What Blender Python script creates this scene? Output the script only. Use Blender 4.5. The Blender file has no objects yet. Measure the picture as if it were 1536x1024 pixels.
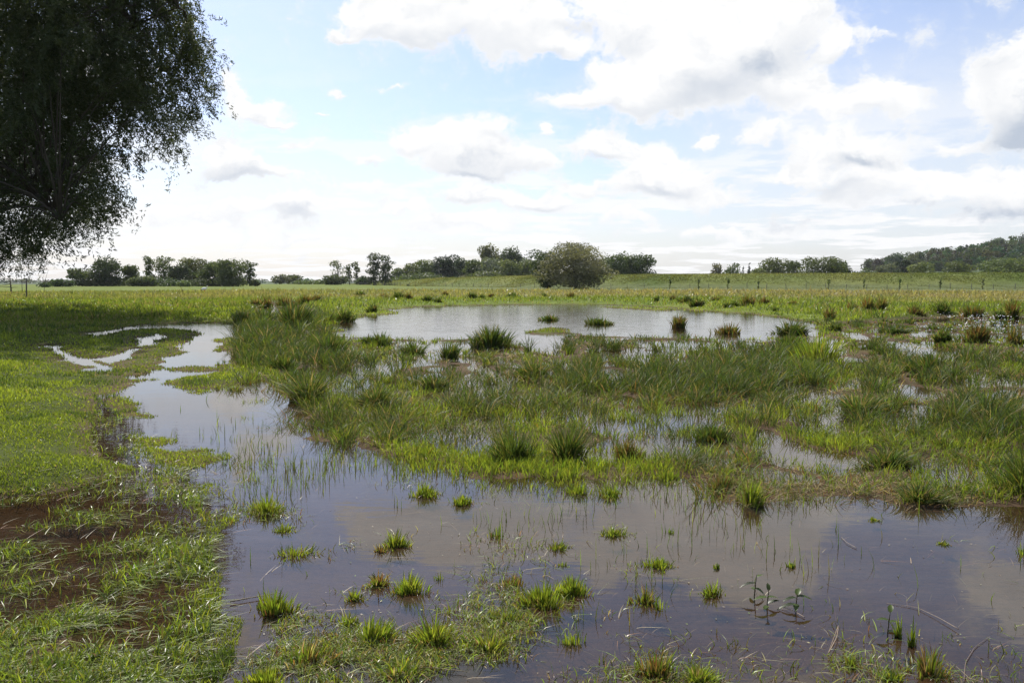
import bpy, math
import numpy as np
from mathutils import Vector

rs = np.random.RandomState(7)
scene = bpy.context.scene
COL = scene.collection

# ------------------------------------------------------------------ camera model
W, Hh, F, CH = 1536.0, 1024.0, 1243.0, 1.6
PITCH = math.atan((512 - 420) / F)
SP, CP = math.sin(PITCH), math.cos(PITCH)


def ray(px, py):
    u = (np.asarray(px, float) - 768) / F
    v = (512 - np.asarray(py, float)) / F
    return u, CP + v * SP, -SP + v * CP


def gp(px, py, z=0.0):
    dx, dy, dz = ray(px, py)
    t = (z - CH) / np.minimum(dz, -1e-5)
    return dx * t, dy * t


def at(px, py, y):
    """world point at depth y seen in direction (px,py)"""
    dx, dy, dz = ray(px, py)
    t = y / dy
    return dx * t, y + 0 * dx, CH + dz * t


def proj(x, y, z):
    zz = z - CH
    c = np.maximum(y * CP - zz * SP, 1e-3)
    return 768 + F * x / c, 512 - F * (y * SP + zz * CP) / c


# ------------------------------------------------------------------ noise
_T = np.random.RandomState(3).rand(256, 256)


def vnoise(x, y):
    xi, yi = np.floor(x).astype(int), np.floor(y).astype(int)
    fx, fy = x - xi, y - yi
    fx = fx * fx * (3 - 2 * fx)
    fy = fy * fy * (3 - 2 * fy)
    a, b = _T[xi % 256, yi % 256], _T[(xi + 1) % 256, yi % 256]
    c, d = _T[xi % 256, (yi + 1) % 256], _T[(xi + 1) % 256, (yi + 1) % 256]
    return (a * (1 - fx) + b * fx) * (1 - fy) + (c * (1 - fx) + d * fx) * fy


def fbm(x, y, s=1.0, o=4):
    r, a, t = 0, 0.5, 0
    for i in range(o):
        r = r + a * vnoise(x / s + 17.3 * i + 40, y / s + 9.1 * i + 40)
        t += a
        a *= 0.5
        s *= 0.5
    return r / t - 0.5          # about -0.5..0.5


def smooth(a, b, x):
    t = np.clip((x - a) / (b - a), 0, 1)
    return t * t * (3 - 2 * t)


# ------------------------------------------------------------------ plan polygons (drawn once over the photo, laid on the ground)
def G(pts):
    p = np.array(pts, float)
    x, y = gp(p[:, 0], p[:, 1])
    return np.stack([x, y], 1)


def sd(poly, x, y):
    """signed distance, positive inside"""
    best = np.full(x.shape, 1e18)
    ins = np.zeros(x.shape, bool)
    n = len(poly)
    for i in range(n):
        ax, ay = poly[i]
        bx, by = poly[(i + 1) % n]
        ex, ey = bx - ax, by - ay
        t = np.clip(((x - ax) * ex + (y - ay) * ey) / (ex * ex + ey * ey + 1e-12), 0, 1)
        best = np.minimum(best, (x - ax - t * ex) ** 2 + (y - ay - t * ey) ** 2)
        if ay != by:
            ins ^= ((ay > y) != (by > y)) & (x < ex * (y - ay) / (by - ay) + ax)
    return np.where(ins, 1, -1) * np.sqrt(best)


WATER = [G(p) for p in [
    # channel on the left and the open water in front
    [(130, 543), (165, 556), (180, 548), (200, 560), (240, 545), (270, 532), (285, 515), (320, 508), (345, 520), (350, 535), (335, 545),
     (290, 556), (272, 570), (285, 585), (330, 590), (380, 577), (402, 573), (430, 588), (450, 606), (480, 632), (500, 652), (560, 668), (620, 688),
     (700, 706), (780, 716), (870, 718), (930, 726), (1000, 718), (1040, 726), (1080, 748), (1130, 756), (1200, 742), (1300, 742), (1400, 742),
     (1480, 750), (1560, 745), (2000, 800), (2600, 1060), (2600, 1500), (330, 1500), (330, 1024), (345, 960), (350, 900), (335, 850), (342, 800),
     (328, 760), (305, 720), (290, 692), (240, 676), (215, 655), (203, 640), (188, 620), (168, 602), (166, 588), (170, 568), (133, 546)],
    # narrow rivulets in the shade
    [(72, 521), (84, 517), (95, 519), (88, 524), (110, 534), (135, 541), (170, 551), (165, 557), (128, 545), (95, 534)],
    [(137, 502), (160, 495), (200, 489), (250, 485), (310, 484), (372, 489), (378, 500), (330, 508), (300, 514), (280, 512), (300, 500), (262, 493), (225, 495), (180, 497), (145, 505)],
    [(208, 512), (225, 503), (240, 498), (246, 504), (228, 515), (212, 519)],
    [(150, 542), (175, 532), (196, 524), (204, 528), (185, 538), (165, 547)],
    # the pond
    [(490, 500), (500, 488), (540, 477), (580, 465), (640, 459.5), (720, 457.5), (830, 456.5), (905, 457), (960, 459), (1005, 462), (1060, 467), (1130, 471), (1190, 479), (1230, 489),
     (1226, 504), (1120, 508), (1000, 506), (900, 506), (862, 503), (848, 512), (840, 533), (800, 526), (768, 514), (755, 506), (650, 510), (560, 506), (510, 504)],
    # open pockets in the marsh
    [(893, 545), (925, 543), (950, 570), (966, 600), (955, 608), (925, 608), (905, 590)],
    [(1120, 622), (1150, 628), (1172, 655), (1215, 676), (1300, 690), (1330, 706), (1260, 712), (1180, 700), (1130, 664)],
    [(1262, 498), (1290, 500), (1315, 520), (1308, 536), (1285, 532), (1280, 512)],
    [(1338, 566), (1370, 572), (1402, 592), (1385, 604), (1352, 596)],
    [(1360, 500), (1400, 497), (1410, 504), (1370, 508)],
    [(610, 555), (680, 548), (690, 560), (640, 575), (600, 575)],
    [(730, 535), (790, 545), (850, 560), (830, 572), (760, 558)],
    [(820, 640), (880, 655), (850, 668), (800, 655)],
]]
ISLANDS = [G(p) for p in [
    [(276, 556), (300, 549), (345, 551), (384, 562), (384, 575), (340, 577), (296, 577), (278, 568)],
    [(196, 621), (225, 620), (230, 627), (200, 630)],
    [(286, 582), (320, 580), (322, 587), (290, 589)],
    [(540, 468), (585, 464), (590, 470), (548, 474)],
    [(905, 459.6), (960, 461), (1020, 464), (1000, 466), (940, 463), (905, 461)],
    [(785, 496), (840, 493), (850, 500), (800, 502)],
]]
MARSH = G([(372, 482), (380, 520), (395, 565), (450, 610), (490, 645), (560, 672), (640, 692), (700, 712), (870, 714), (930, 722), (1000, 714), (1060, 742),
           (1120, 755), (1200, 742), (1300, 738), (1440, 748), (1560, 742), (1900, 720), (1900, 480), (1400, 474), (1240, 484), (1220, 497), (1080, 500), (950, 500),
           (850, 500), (835, 530), (760, 512), (745, 503), (650, 505), (505, 496), (500, 472), (440, 452), (372, 456)])
FLOOD = G([(-60, 742), (60, 735), (150, 712), (230, 690), (300, 700), (342, 790), (345, 850), (350, 900), (345, 960), (330, 1024), (330, 1500), (-400, 1500), (-400, 900)])
SOAK = G([(150, 590), (200, 630), (240, 690), (300, 705), (230, 720), (120, 690), (120, 630)])
DIKE = np.array([(420, 165, 4.6), (142, 238, 4.5), (50, 258, 4.2), (10, 285, 3.9), (-25, 340, 3.3), (-60, 430, 2.0), (-95, 560, 0.4)])


def dike_h(x, y):
    best, hh = np.full(x.shape, 1e9), np.zeros(x.shape)
    for i in range(len(DIKE) - 1):
        ax, ay, ah = DIKE[i]
        bx, by, bh = DIKE[i + 1]
        ex, ey = bx - ax, by - ay
        t = np.clip(((x - ax) * ex + (y - ay) * ey) / (ex * ex + ey * ey), 0, 1)
        d = np.hypot(x - ax - t * ex, y - ay - t * ey)
        m = d < best
        best = np.where(m, d, best)
        hh = np.where(m, ah + (bh - ah) * t, hh)
    return hh * (1 - smooth(2.5, 17, best)), best


def water_sd(x, y, only=None):
    s = np.full(x.shape, -1e9)
    for p in (WATER if only is None else WATER[only]):
        s = np.maximum(s, sd(p, x, y))
    for p in ISLANDS:
        s = np.minimum(s, -sd(p, x, y))
    return s


def terrain(x, y, full=False):
    x = np.asarray(x, float)
    y = np.asarray(y, float)
    d = np.hypot(x, y)
    near = (y > 0) & (d < 110)
    s = np.full(x.shape, -50.0)
    m = np.full(x.shape, -50.0)
    sr = np.full(x.shape, -50.0)
    fl = np.full(x.shape, -50.0)
    if near.any():
        xn, yn = x[near], y[near]
        s[near] = water_sd(xn, yn)
        sr[near] = water_sd(xn, yn, slice(1, 5))
        m[near] = sd(MARSH, xn, yn)
        fl[near] = np.maximum(sd(FLOOD, xn, yn), sd(SOAK, xn, yn))
    back = y <= 0
    s = np.where(back, -3.0, s)
    n1 = fbm(x, y, 1.3, 4)
    n2 = fbm(x + 50, y - 31, 0.35, 3)
    n3 = fbm(x - 11, y + 77, 7.0, 3)
    s2 = s + (n1 * 1.35 + n2 * 0.6) * np.clip(d / 9, 0.4, 1.0)
    s2 = np.maximum(s2, sr + 0.03 + n1 * 0.35)
    h = np.where(s2 > 0, -0.10 * np.tanh(s2 / 1.1), 0.16 * np.tanh(-s2 / 2.2))
    wm = smooth(-0.4, 0.8, m) * (1 - smooth(-0.5, 0.1, s))
    h = h * (1 - wm) + wm * (-0.010 + 0.13 * n1 + 0.05 * n2)
    wf = smooth(-0.3, 0.5, fl) * (1 - smooth(-0.2, 0.15, s))
    h = h * (1 - wf) + wf * (-0.030 + 0.12 * n1 + 0.07 * n2)
    land = np.clip(-s / 6, 0, 1) * (1 - wm) * (1 - wf)
    h = h + land * (0.10 * n3 + 0.05 * n1 + 0.04)
    dh, dd = dike_h(x, y)
    h = h + dh - 1.0 * smooth(95, 210, d) - 5 * smooth(420, 1500, d)
    h = h + 100 * np.exp(-(((x - 980) / 400) ** 2 + ((y - 1000) / 260) ** 2))
    if full:
        return h, s2, wm, wf, dd, dh
    return h


# ------------------------------------------------------------------ mesh helpers
def mesh_from(name, verts, loops, starts, totals, mat=None, col=None, smoothed=False):
    me = bpy.data.meshes.new(name)
    me.vertices.add(len(verts))
    me.vertices.foreach_set('co', np.ascontiguousarray(verts, np.float32).ravel())
    me.loops.add(len(loops))
    me.loops.foreach_set('vertex_index', np.ascontiguousarray(loops, np.int32))
    me.polygons.add(len(starts))
    me.polygons.foreach_set('loop_start', np.ascontiguousarray(starts, np.int32))
    try:
        me.polygons.foreach_set('loop_total', np.ascontiguousarray(totals, np.int32))
    except Exception:
        pass
    if smoothed:
        me.polygons.foreach_set('use_smooth', np.ones(len(starts), bool))
    if col is not None:
        a = me.attributes.new('tint', 'FLOAT_COLOR', 'POINT')
        c = np.ones((len(verts), 4), np.float32)
        c[:, :3] = col
        a.data.foreach_set('color', c.ravel())
    me.update(calc_edges=True)
    me.validate()
    if mat:
        me.materials.append(mat)
    return me


def link(name, me, parent=None, loc=None):
    o = bpy.data.objects.new(name, me)
    COL.objects.link(o)
    if parent is not None:
        o.parent = parent
    if loc is not None:
        o.location = loc
    return o


def tag(o, label=None, cat=None, group=None, kind=None):
    if label:
        o['label'] = label
    if cat:
        o['category'] = cat
    if group:
        o['group'] = group
    if kind:
        o['kind'] = kind
    return o


def empty(name, loc, label, cat, group=None):
    o = bpy.data.objects.new(name, None)
    COL.objects.link(o)
    o.location = loc
    o.empty_display_size = 0.2
    return tag(o, label, cat, group)


class Mesh:
    """polygons collected into one mesh"""

    def __init__(s):
        s.v, s.f, s.c = [], [], []
        s.n = 0

    def add(s, v, f, c=None):
        v = np.asarray(v, float)
        s.v.append(v)
        s.f += [[i + s.n for i in q] for q in f]
        s.c.append(np.broadcast_to(np.asarray(c if c is not None else (1, 1, 1), float), (len(v), 3)))
        s.n += len(v)

    def tube(s, pts, rad, n=6, c=None):
        pts = np.asarray(pts, float)
        rad = np.broadcast_to(np.asarray(rad, float), (len(pts),))
        tg = np.gradient(pts, axis=0)
        tg /= np.linalg.norm(tg, axis=1, keepdims=True) + 1e-9
        ref = np.where(np.abs(tg[:, 2:3]) > 0.9, np.array([[1.0, 0, 0]]), np.array([[0, 0, 1.0]]))
        a = np.cross(tg, ref)
        a /= np.linalg.norm(a, axis=1, keepdims=True) + 1e-9
        b = np.cross(tg, a)
        an = np.arange(n) * 2 * math.pi / n
        ring = pts[:, None] + rad[:, None, None] * (a[:, None] * np.cos(an)[None, :, None] + b[:, None] * np.sin(an)[None, :, None])
        f = []
        for i in range(len(pts) - 1):
            for j in range(n):
                k = (j + 1) % n
                f.append((i * n + j, i * n + k, (i + 1) * n + k, (i + 1) * n + j))
        f.append(tuple(range(n - 1, -1, -1)))
        f.append(tuple(range((len(pts) - 1) * n, len(pts) * n)))
        s.add(ring.reshape(-1, 3), f, c)

    def ellipsoid(s, c0, r, nu=10, nv=7, c=None):
        v, f = [], []
        for i in range(nv + 1):
            ph = math.pi * i / nv
            for j in range(nu):
                th = 2 * math.pi * j / nu
                v.append((c0[0] + r[0] * math.sin(ph) * math.cos(th), c0[1] + r[1] * math.sin(ph) * math.sin(th), c0[2] + r[2] * math.cos(ph)))
        for i in range(nv):
            for j in range(nu):
                k = (j + 1) % nu
                f.append((i * nu + j, (i + 1) * nu + j, (i + 1) * nu + k, i * nu + k))
        s.add(v, f, c)

    def mesh(s, name, mat, smoothed=True):
        v = np.concatenate(s.v)
        tot = np.array([len(q) for q in s.f])
        st = np.concatenate([[0], np.cumsum(tot)[:-1]])
        return mesh_from(name, v, np.concatenate([np.array(q) for q in s.f]), st, tot, mat, np.concatenate(s.c), smoothed)


def blades(name, base, h, w, ldir, bend, col, mat, segs=2, face=None, droop=0.35, tipw=0.75, sheath=0.0):
    """grass blades as one mesh; base (N,3), h/w/ldir/bend (N), col (N,3)"""
    N = len(base)
    base = np.asarray(base, float)
    h, w, ldir, bend = [np.broadcast_to(np.asarray(q, float), (N,)) for q in (h, w, ldir, bend)]
    if face is None:
        face = rs.rand(N) * math.pi
    fx, fy = np.cos(face), np.sin(face)
    lx, ly = np.cos(ldir), np.sin(ldir)
    ts = np.linspace(0, 1, segs + 1)
    nv = 2 * segs + 1
    V = np.zeros((N, nv, 3))
    for k, t in enumerate(ts):
        u = h * bend * t ** 1.7
        z = h * (t - droop * np.minimum(bend, 1.6) * t * t)
        cx = base[:, 0] + lx * u
        cy = base[:, 1] + ly * u
        cz = base[:, 2] + z
        if k < segs:
            ww = w * 0.5 * (1 if k == 0 else (1 - (1 - tipw) * t))
            V[:, 2 * k] = np.stack([cx - fx * ww, cy - fy * ww, cz], 1)
            V[:, 2 * k + 1] = np.stack([cx + fx * ww, cy + fy * ww, cz], 1)
        else:
            V[:, 2 * k] = np.stack([cx, cy, cz], 1)
    pat, tot = [], []
    for k in range(segs - 1):
        pat += [2 * k, 2 * k + 1, 2 * k + 3, 2 * k + 2]
        tot.append(4)
    pat += [2 * segs - 2, 2 * segs - 1, 2 * segs]
    tot.append(3)
    loops = (np.arange(N)[:, None] * nv + np.array(pat)[None]).ravel()
    tots = np.tile(tot, N)
    starts = np.concatenate([[0], np.cumsum(tots)[:-1]])
    c = np.repeat(np.asarray(col, float)[:, None, :], nv, 1)
    if sheath:
        sh = np.array([0.11, 0.085, 0.035])
        c[:, :2] = c[:, :2] * (1 - sheath) + sh * sheath
        c[:, 2:4] = c[:, 2:4] * (1 - 0.25 * sheath) + sh * 0.25 * sheath
    c = c.reshape(-1, 3)
    return mesh_from(name, V.reshape(-1, 3), loops, starts, tots, mat, c)


def cards(name, P, Nn, size, aspect, col, mat, up=None):
    """leaf cards (diamonds); P (N,3), Nn normals (N,3), long axis along up"""
    N = len(P)
    Nn = Nn / (np.linalg.norm(Nn, axis=1, keepdims=True) + 1e-9)
    if up is None:
        up = rs.randn(N, 3)
    a = up - Nn * (up * Nn).sum(1, keepdims=True)
    a /= np.linalg.norm(a, axis=1, keepdims=True) + 1e-9
    b = np.cross(Nn, a)
    L = (size * 0.5)[:, None]
    B = L * np.broadcast_to(np.asarray(aspect, float), (N,))[:, None]
    o = (rs.rand(N, 1) - 0.5) * 0.6
    V = np.stack([P - a * L, P + b * B + a * L * o, P + a * L, P - b * B - a * L * o], 1)
    loops = np.arange(N * 4)
    c = np.repeat(np.asarray(col)[:, None, :], 4, 1).reshape(-1, 3)
    return mesh_from(name, V.reshape(-1, 3), loops, np.arange(N) * 4, np.full(N, 4), mat, c)


# ------------------------------------------------------------------ materials
def new_mat(name):
    m = bpy.data.materials.new(name)
    m.use_nodes = True
    nt = m.node_tree
    nt.nodes.clear()
    out = nt.nodes.new('ShaderNodeOutputMaterial')
    return m, nt, out


def nd(nt, t, **kw):
    n = nt.nodes.new(t)
    for k, v in kw.items():
        if k.startswith('i_'):
            n.inputs[int(k[2:])].default_value = v
        else:
            setattr(n, k, v)
    return n


def leaf_mat(name, transl=0.45, rough=0.45, spec=0.4, tboost=(1.25, 1.2, 0.6)):
    m, nt, out = new_mat(name)
    L = nt.links.new
    at_ = nd(nt, 'ShaderNodeAttribute', attribute_name='tint')
    p = nd(nt, 'ShaderNodeBsdfPrincipled')
    p.inputs['Roughness'].default_value = rough
    p.inputs['Specular IOR Level'].default_value = spec
    tr = nd(nt, 'ShaderNodeBsdfTranslucent')
    mul = nd(nt, 'ShaderNodeVectorMath', operation='MULTIPLY')
    mul.inputs[1].default_value = tboost
    mix = nd(nt, 'ShaderNodeMixShader')
    mix.inputs[0].default_value = transl
    L(at_.outputs['Color'], p.inputs['Base Color'])
    L(at_.outputs['Color'], mul.inputs[0])
    L(mul.outputs[0], tr.inputs['Color'])
    L(p.outputs[0], mix.inputs[1])
    L(tr.outputs[0], mix.inputs[2])
    L(mix.outputs[0], out.inputs['Surface'])
    return m


M_GRASS = leaf_mat('grass_blade', 0.5, 0.38, 0.32)
M_WET = leaf_mat('wet_grass_blade', 0.42, 0.36, 0.45)
M_RUSH = leaf_mat('rush_blade', 0.46, 0.5, 0.22)
M_LEAF = leaf_mat('tree_leaf', 0.38, 0.55, 0.2)
M_WLEAF = leaf_mat('willow_leaf', 0.42, 0.45, 0.3)
M_STRAW = leaf_mat('straw', 0.15, 0.5, 0.4, (1, 1, 1))

# bark
m, nt, out = new_mat('bark')
p = nd(nt, 'ShaderNodeBsdfPrincipled')
p.inputs['Roughness'].default_value = 0.9
nz = nd(nt, 'ShaderNodeTexNoise')
nz.inputs['Scale'].default_value = 9
nz.inputs['Detail'].default_value = 5
cr = nd(nt, 'ShaderNodeValToRGB')
cr.color_ramp.elements[0].color = (0.02, 0.016, 0.012, 1)
cr.color_ramp.elements[1].color = (0.09, 0.075, 0.055, 1)
nt.links.new(nz.outputs[0], cr.inputs[0])
nt.links.new(cr.outputs[0], p.inputs['Base Color'])
bp = nd(nt, 'ShaderNodeBump')
bp.inputs['Strength'].default_value = 0.6
nt.links.new(nz.outputs[0], bp.inputs['Height'])
nt.links.new(bp.outputs[0], p.inputs['Normal'])
nt.links.new(p.outputs[0], out.inputs['Surface'])
M_BARK = m


def tint_mat(name, rough=0.7):
    m, nt, out = new_mat(name)
    at_ = nd(nt, 'ShaderNodeAttribute', attribute_name='tint')
    nz = nd(nt, 'ShaderNodeTexNoise')
    nz.inputs['Scale'].default_value = 14
    mr = nd(nt, 'ShaderNodeMapRange')
    mr.inputs[3].default_value = 0.75
    mr.inputs[4].default_value = 1.2
    mul = nd(nt, 'ShaderNodeVectorMath', operation='SCALE')
    p = nd(nt, 'ShaderNodeBsdfPrincipled')
    p.inputs['Roughness'].default_value = rough
    nt.links.new(nz.outputs[0], mr.inputs[0])
    nt.links.new(at_.outputs['Color'], mul.inputs[0])
    nt.links.new(mr.outputs[0], mul.inputs['Scale'])
    nt.links.new(mul.outputs[0], p.inputs['Base Color'])
    nt.links.new(p.outputs[0], out.inputs['Surface'])
    return m


M_TINT = tint_mat('painted_or_wood')

# ground: colour zones from the mesh, broken up by fine noise
m, nt, out = new_mat('ground_soil')
L = nt.links.new
at_ = nd(nt, 'ShaderNodeAttribute', attribute_name='tint')
geo = nd(nt, 'ShaderNodeNewGeometry')
nz = nd(nt, 'ShaderNodeTexNoise')
nz.inputs['Scale'].default_value = 22
nz.inputs['Detail'].default_value = 6
nz.inputs['Roughness'].default_value = 0.7
nz2 = nd(nt, 'ShaderNodeTexNoise')
nz2.inputs['Scale'].default_value = 0.9
nz2.inputs['Detail'].default_value = 5
L(geo.outputs['Position'], nz.inputs['Vector'])
L(geo.outputs['Position'], nz2.inputs['Vector'])
mp = nd(nt, 'ShaderNodeMapping')
mp.inputs['Rotation'].default_value = (0, 0, 0.5)
mp.inputs['Scale'].default_value = (9, 55, 20)
L(geo.outputs['Position'], mp.inputs['Vector'])
nz3 = nd(nt, 'ShaderNodeTexNoise')
nz3.inputs['Scale'].default_value = 1.0
nz3.inputs['Detail'].default_value = 3
nz3.inputs['Distortion'].default_value = 1.2
L(mp.outputs[0], nz3.inputs['Vector'])
ad = nd(nt, 'ShaderNodeMath', operation='ADD')
L(nz.outputs[0], ad.inputs[0])
L(nz2.outputs[0], ad.inputs[1])
ad2 = nd(nt, 'ShaderNodeMath', operation='ADD')
L(ad.outputs[0], ad2.inputs[0])
L(nz3.outputs[0], ad2.inputs[1])
mr = nd(nt, 'ShaderNodeMapRange')
mr.inputs[1].default_value = 1.0
mr.inputs[2].default_value = 2.0
mr.inputs[3].default_value = 0.45
mr.inputs[4].default_value = 1.65
L(ad2.outputs[0], mr.inputs[0])
sc = nd(nt, 'ShaderNodeVectorMath', operation='SCALE')
L(at_.outputs['Color'], sc.inputs[0])
L(mr.outputs[0], sc.inputs['Scale'])
p = nd(nt, 'ShaderNodeBsdfPrincipled')
p.inputs['Roughness'].default_value = 0.85
p.inputs['Specular IOR Level'].default_value = 0.04
L(sc.outputs[0], p.inputs['Base Color'])
bp = nd(nt, 'ShaderNodeBump')
bp.inputs['Strength'].default_value = 0.5
bp.inputs['Distance'].default_value = 0.03
L(nz.outputs[0], bp.inputs['Height'])
L(bp.outputs[0], p.inputs['Normal'])
L(p.outputs[0], out.inputs['Surface'])
M_GROUND = m

# water
m, nt, out = new_mat('shallow_water')
L = nt.links.new
geo = nd(nt, 'ShaderNodeNewGeometry')


def wave(scale, detail, rot, rough=0.55):
    mp = nd(nt, 'ShaderNodeMapping')
    mp.inputs['Rotation'].default_value = (0, 0, rot)
    mp.inputs['Scale'].default_value = scale
    L(geo.outputs['Position'], mp.inputs['Vector'])
    n = nd(nt, 'ShaderNodeTexNoise')
    n.inputs['Scale'].default_value = 1
    n.inputs['Detail'].default_value = detail
    n.inputs['Roughness'].default_value = rough
    L(mp.outputs[0], n.inputs['Vector'])
    return n.outputs[0]


def mathn(op, a, b=None, c=None):
    n = nd(nt, 'ShaderNodeMath', operation=op)
    for i, q in enumerate((a, b, c)):
        if q is None:
            continue
        if isinstance(q, (int, float)):
            n.inputs[i].default_value = q
        else:
            L(q, n.inputs[i])
    return n.outputs[0]


sep = nd(nt, 'ShaderNodeSeparateXYZ')
L(geo.outputs['Position'], sep.inputs[0])
# the pond lies open to the wind, the channel in front is sheltered
mrw = nd(nt, 'ShaderNodeMapRange', interpolation_type='SMOOTHSTEP')
mrw.inputs[1].default_value = 17
mrw.inputs[2].default_value = 27
mrw.inputs[3].default_value = 0.0
mrw.inputs[4].default_value = 1.0
L(sep.outputs['Y'], mrw.inputs[0])
patch = wave((0.25, 0.5, 1), 2, 0.2)
fine = wave((3.0, 10.0, 1), 2, 0.22)
big = wave((0.55, 3.4, 1), 3, 0.12)
gust = mathn('MULTIPLY_ADD', patch, 1.4, -0.2)
hf = mathn('MULTIPLY', fine, mathn('MULTIPLY', gust, 0.0013))
hb = mathn('MULTIPLY', big, mathn('MULTIPLY_ADD', mrw.outputs[0], 0.0075, 0.0007))
hsum = mathn('ADD', hf, hb)
bp = nd(nt, 'ShaderNodeBump')
bp.inputs['Strength'].default_value = 1.0
bp.inputs['Distance'].default_value = 1.0
L(hsum, bp.inputs['Height'])
fr = nd(nt, 'ShaderNodeFresnel')
fr.inputs['IOR'].default_value = 1.5
L(bp.outputs[0], fr.inputs['Normal'])
gl = nd(nt, 'ShaderNodeBsdfGlossy')
gl.inputs['Roughness'].default_value = 0.02
L(bp.outputs[0], gl.inputs['Normal'])
tr = nd(nt, 'ShaderNodeBsdfTransparent')
tr.inputs['Color'].default_value = (0.80, 0.70, 0.55, 1)
mx = nd(nt, 'ShaderNodeMixShader')
L(fr.outputs[0], mx.inputs[0])
df = nd(nt, 'ShaderNodeBsdfDiffuse')          # suspended silt and scum, grey added to lift the water's dim reflection
df.inputs['Color'].default_value = (0.30, 0.30, 0.30, 1)
silt_lift = nd(nt, 'ShaderNodeMapRange', interpolation_type='SMOOTHSTEP')
silt_lift.inputs[1].default_value = 0.35
silt_lift.inputs[2].default_value = 0.75
silt_lift.inputs[3].default_value = 0.01
silt_lift.inputs[4].default_value = 0.07
L(wave((0.5, 0.9, 1), 4, 0.4, 0.65), silt_lift.inputs[0])
mxs = nd(nt, 'ShaderNodeMixShader')
L(silt_lift.outputs[0], mxs.inputs[0])
L(tr.outputs[0], mxs.inputs[1])
L(df.outputs[0], mxs.inputs[2])
L(mxs.outputs[0], mx.inputs[1])
L(gl.outputs[0], mx.inputs[2])
L(mx.outputs[0], out.inputs['Surface'])
M_WATER = m

# ------------------------------------------------------------------ ground sheet
th = np.radians(np.concatenate([np.arange(-62, 62, 0.2), np.arange(62, 298, 4.0)]))
rr = np.concatenate([[0.02], np.exp(np.arange(math.log(0.6), math.log(6000), 0.02))])
TH, RR = np.meshgrid(th, rr)
gx, gy = RR * np.sin(TH), RR * np.cos(TH)
gh, gs, gwm, gwf, gdd, gdh = terrain(gx.ravel(), gy.ravel(), True)
nr, na = gx.shape
gv = np.stack([gx.ravel(), gy.ravel(), gh], 1)
ii = np.arange(nr * na).reshape(nr, na)
i2 = np.roll(ii, -1, axis=1)
quads = np.stack([ii[:-1], i2[:-1], i2[1:], ii[1:]], -1).reshape(-1, 4)
quads = quads[:, ::-1]
fx, fy = gx.ravel(), gy.ravel()


def meadow_col(x, y):
    """the meadow's own colours: fresh green, straw tinged strips of seeding grass, greyer sedge by the dike"""
    d = np.hypot(x, y)
    n = fbm(x, y, 9, 4) * 2
    n2 = fbm(x + 300, y, 3.0, 3) * 2
    g1 = np.array([0.100, 0.140, 0.022])
    g2 = np.array([0.145, 0.165, 0.034])
    tan = np.array([0.215, 0.185, 0.095])
    sedge = np.array([0.10, 0.115, 0.055])
    t = np.clip(0.5 + n * 0.9, 0, 1)[..., None]
    c = g1 * (1 - t) + g2 * t
    tt = (smooth(56, 74, d + n * 14) * (1 - smooth(130, 180, d + n * 25)) * np.clip(0.85 + n2 * 0.9, 0, 1) * (0.25 + 0.75 * smooth(-90, 60, x + n * 30)))[..., None]
    c = c * (1 - tt) + tan * tt
    ts = (smooth(165, 200, d + n * 20) * smooth(-60, 20, x) * 0.8)[..., None]
    c = c * (1 - ts) + sedge * ts
    return c


gc = meadow_col(fx, fy)
soil = np.array([0.05, 0.055, 0.02])
nearw = (1 - smooth(14, 40, np.hypot(fx, fy)))[:, None]
gc = gc * (1 - nearw) + (gc * 0.35 + soil * 0.3) * nearw
k = np.clip(gwm, 0, 1)[:, None]
gc = gc * (1 - k) + np.array([0.05, 0.05, 0.022]) * k
mud = np.array([0.085, 0.056, 0.034])
k = (1 - smooth(0.0, 0.05, gh))[:, None] * (np.hypot(fx, fy) < 110)[:, None]
gc = gc * (1 - k) + mud * k
k = (smooth(0.3, 1.2, gdh))[:, None]
nb = np.clip(0.55 + 1.3 * fbm(fx * 0.25, fy, 5, 4) + 0.9 * fbm(fx + 90, fy, 18, 3), 0, 1)[:, None]
gc = gc * (1 - k) + (np.array([0.085, 0.120, 0.028]) * (1 - nb) + np.array([0.175, 0.185, 0.055]) * nb) * k
far = smooth(500, 900, np.hypot(fx, fy))[:, None]
gc = gc * (1 - far) + np.array([0.06, 0.085, 0.035]) * far
g = link('ground', mesh_from('ground', gv, quads.ravel(), np.arange(len(quads)) * 4, np.full(len(quads), 4), M_GROUND, gc, True))
tag(g, kind='structure')

wx = np.linspace(-45, 60, 22)
wy = np.linspace(-2, 75, 18)
WX, WY = np.meshgrid(wx, wy)
wi = np.arange(WX.size).reshape(WX.shape)
wq = np.stack([wi[:-1, :-1], wi[:-1, 1:], wi[1:, 1:], wi[1:, :-1]], -1).reshape(-1, 4)
wv = np.stack([WX.ravel(), WY.ravel(), 0 * WX.ravel()], 1)
wme = mesh_from('water', wv, wq.ravel(), np.arange(len(wq)) * 4, np.full(len(wq), 4), M_WATER)
tag(link('water', wme), kind='structure')

# ------------------------------------------------------------------ stuff: grass of several sorts
GREEN = np.array([0.160, 0.222, 0.028])
LIME = np.array([0.265, 0.325, 0.044])
OLIVE = np.array([0.150, 0.148, 0.042])
DARK = np.array([0.096, 0.142, 0.030])
BLUE = np.array([0.072, 0.120, 0.040])
STRAW = np.array([0.36, 0.29, 0.15])
RUST = np.array([0.22, 0.12, 0.05])


def pick(n, cols, probs, jit=0.25):
    idx = rs.choice(len(cols), n, p=np.array(probs) / sum(probs))
    c = np.array(cols)[idx]
    return c * (1 + jit * rs.randn(n, 1)).clip(0.5, 1.6) * (1 + 0.08 * rs.randn(n, 3)).clip(0.7, 1.3)


def minw(d, px=0.85):
    """narrowest width (m) worth building at that distance"""
    return px * d / 829.0


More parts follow.
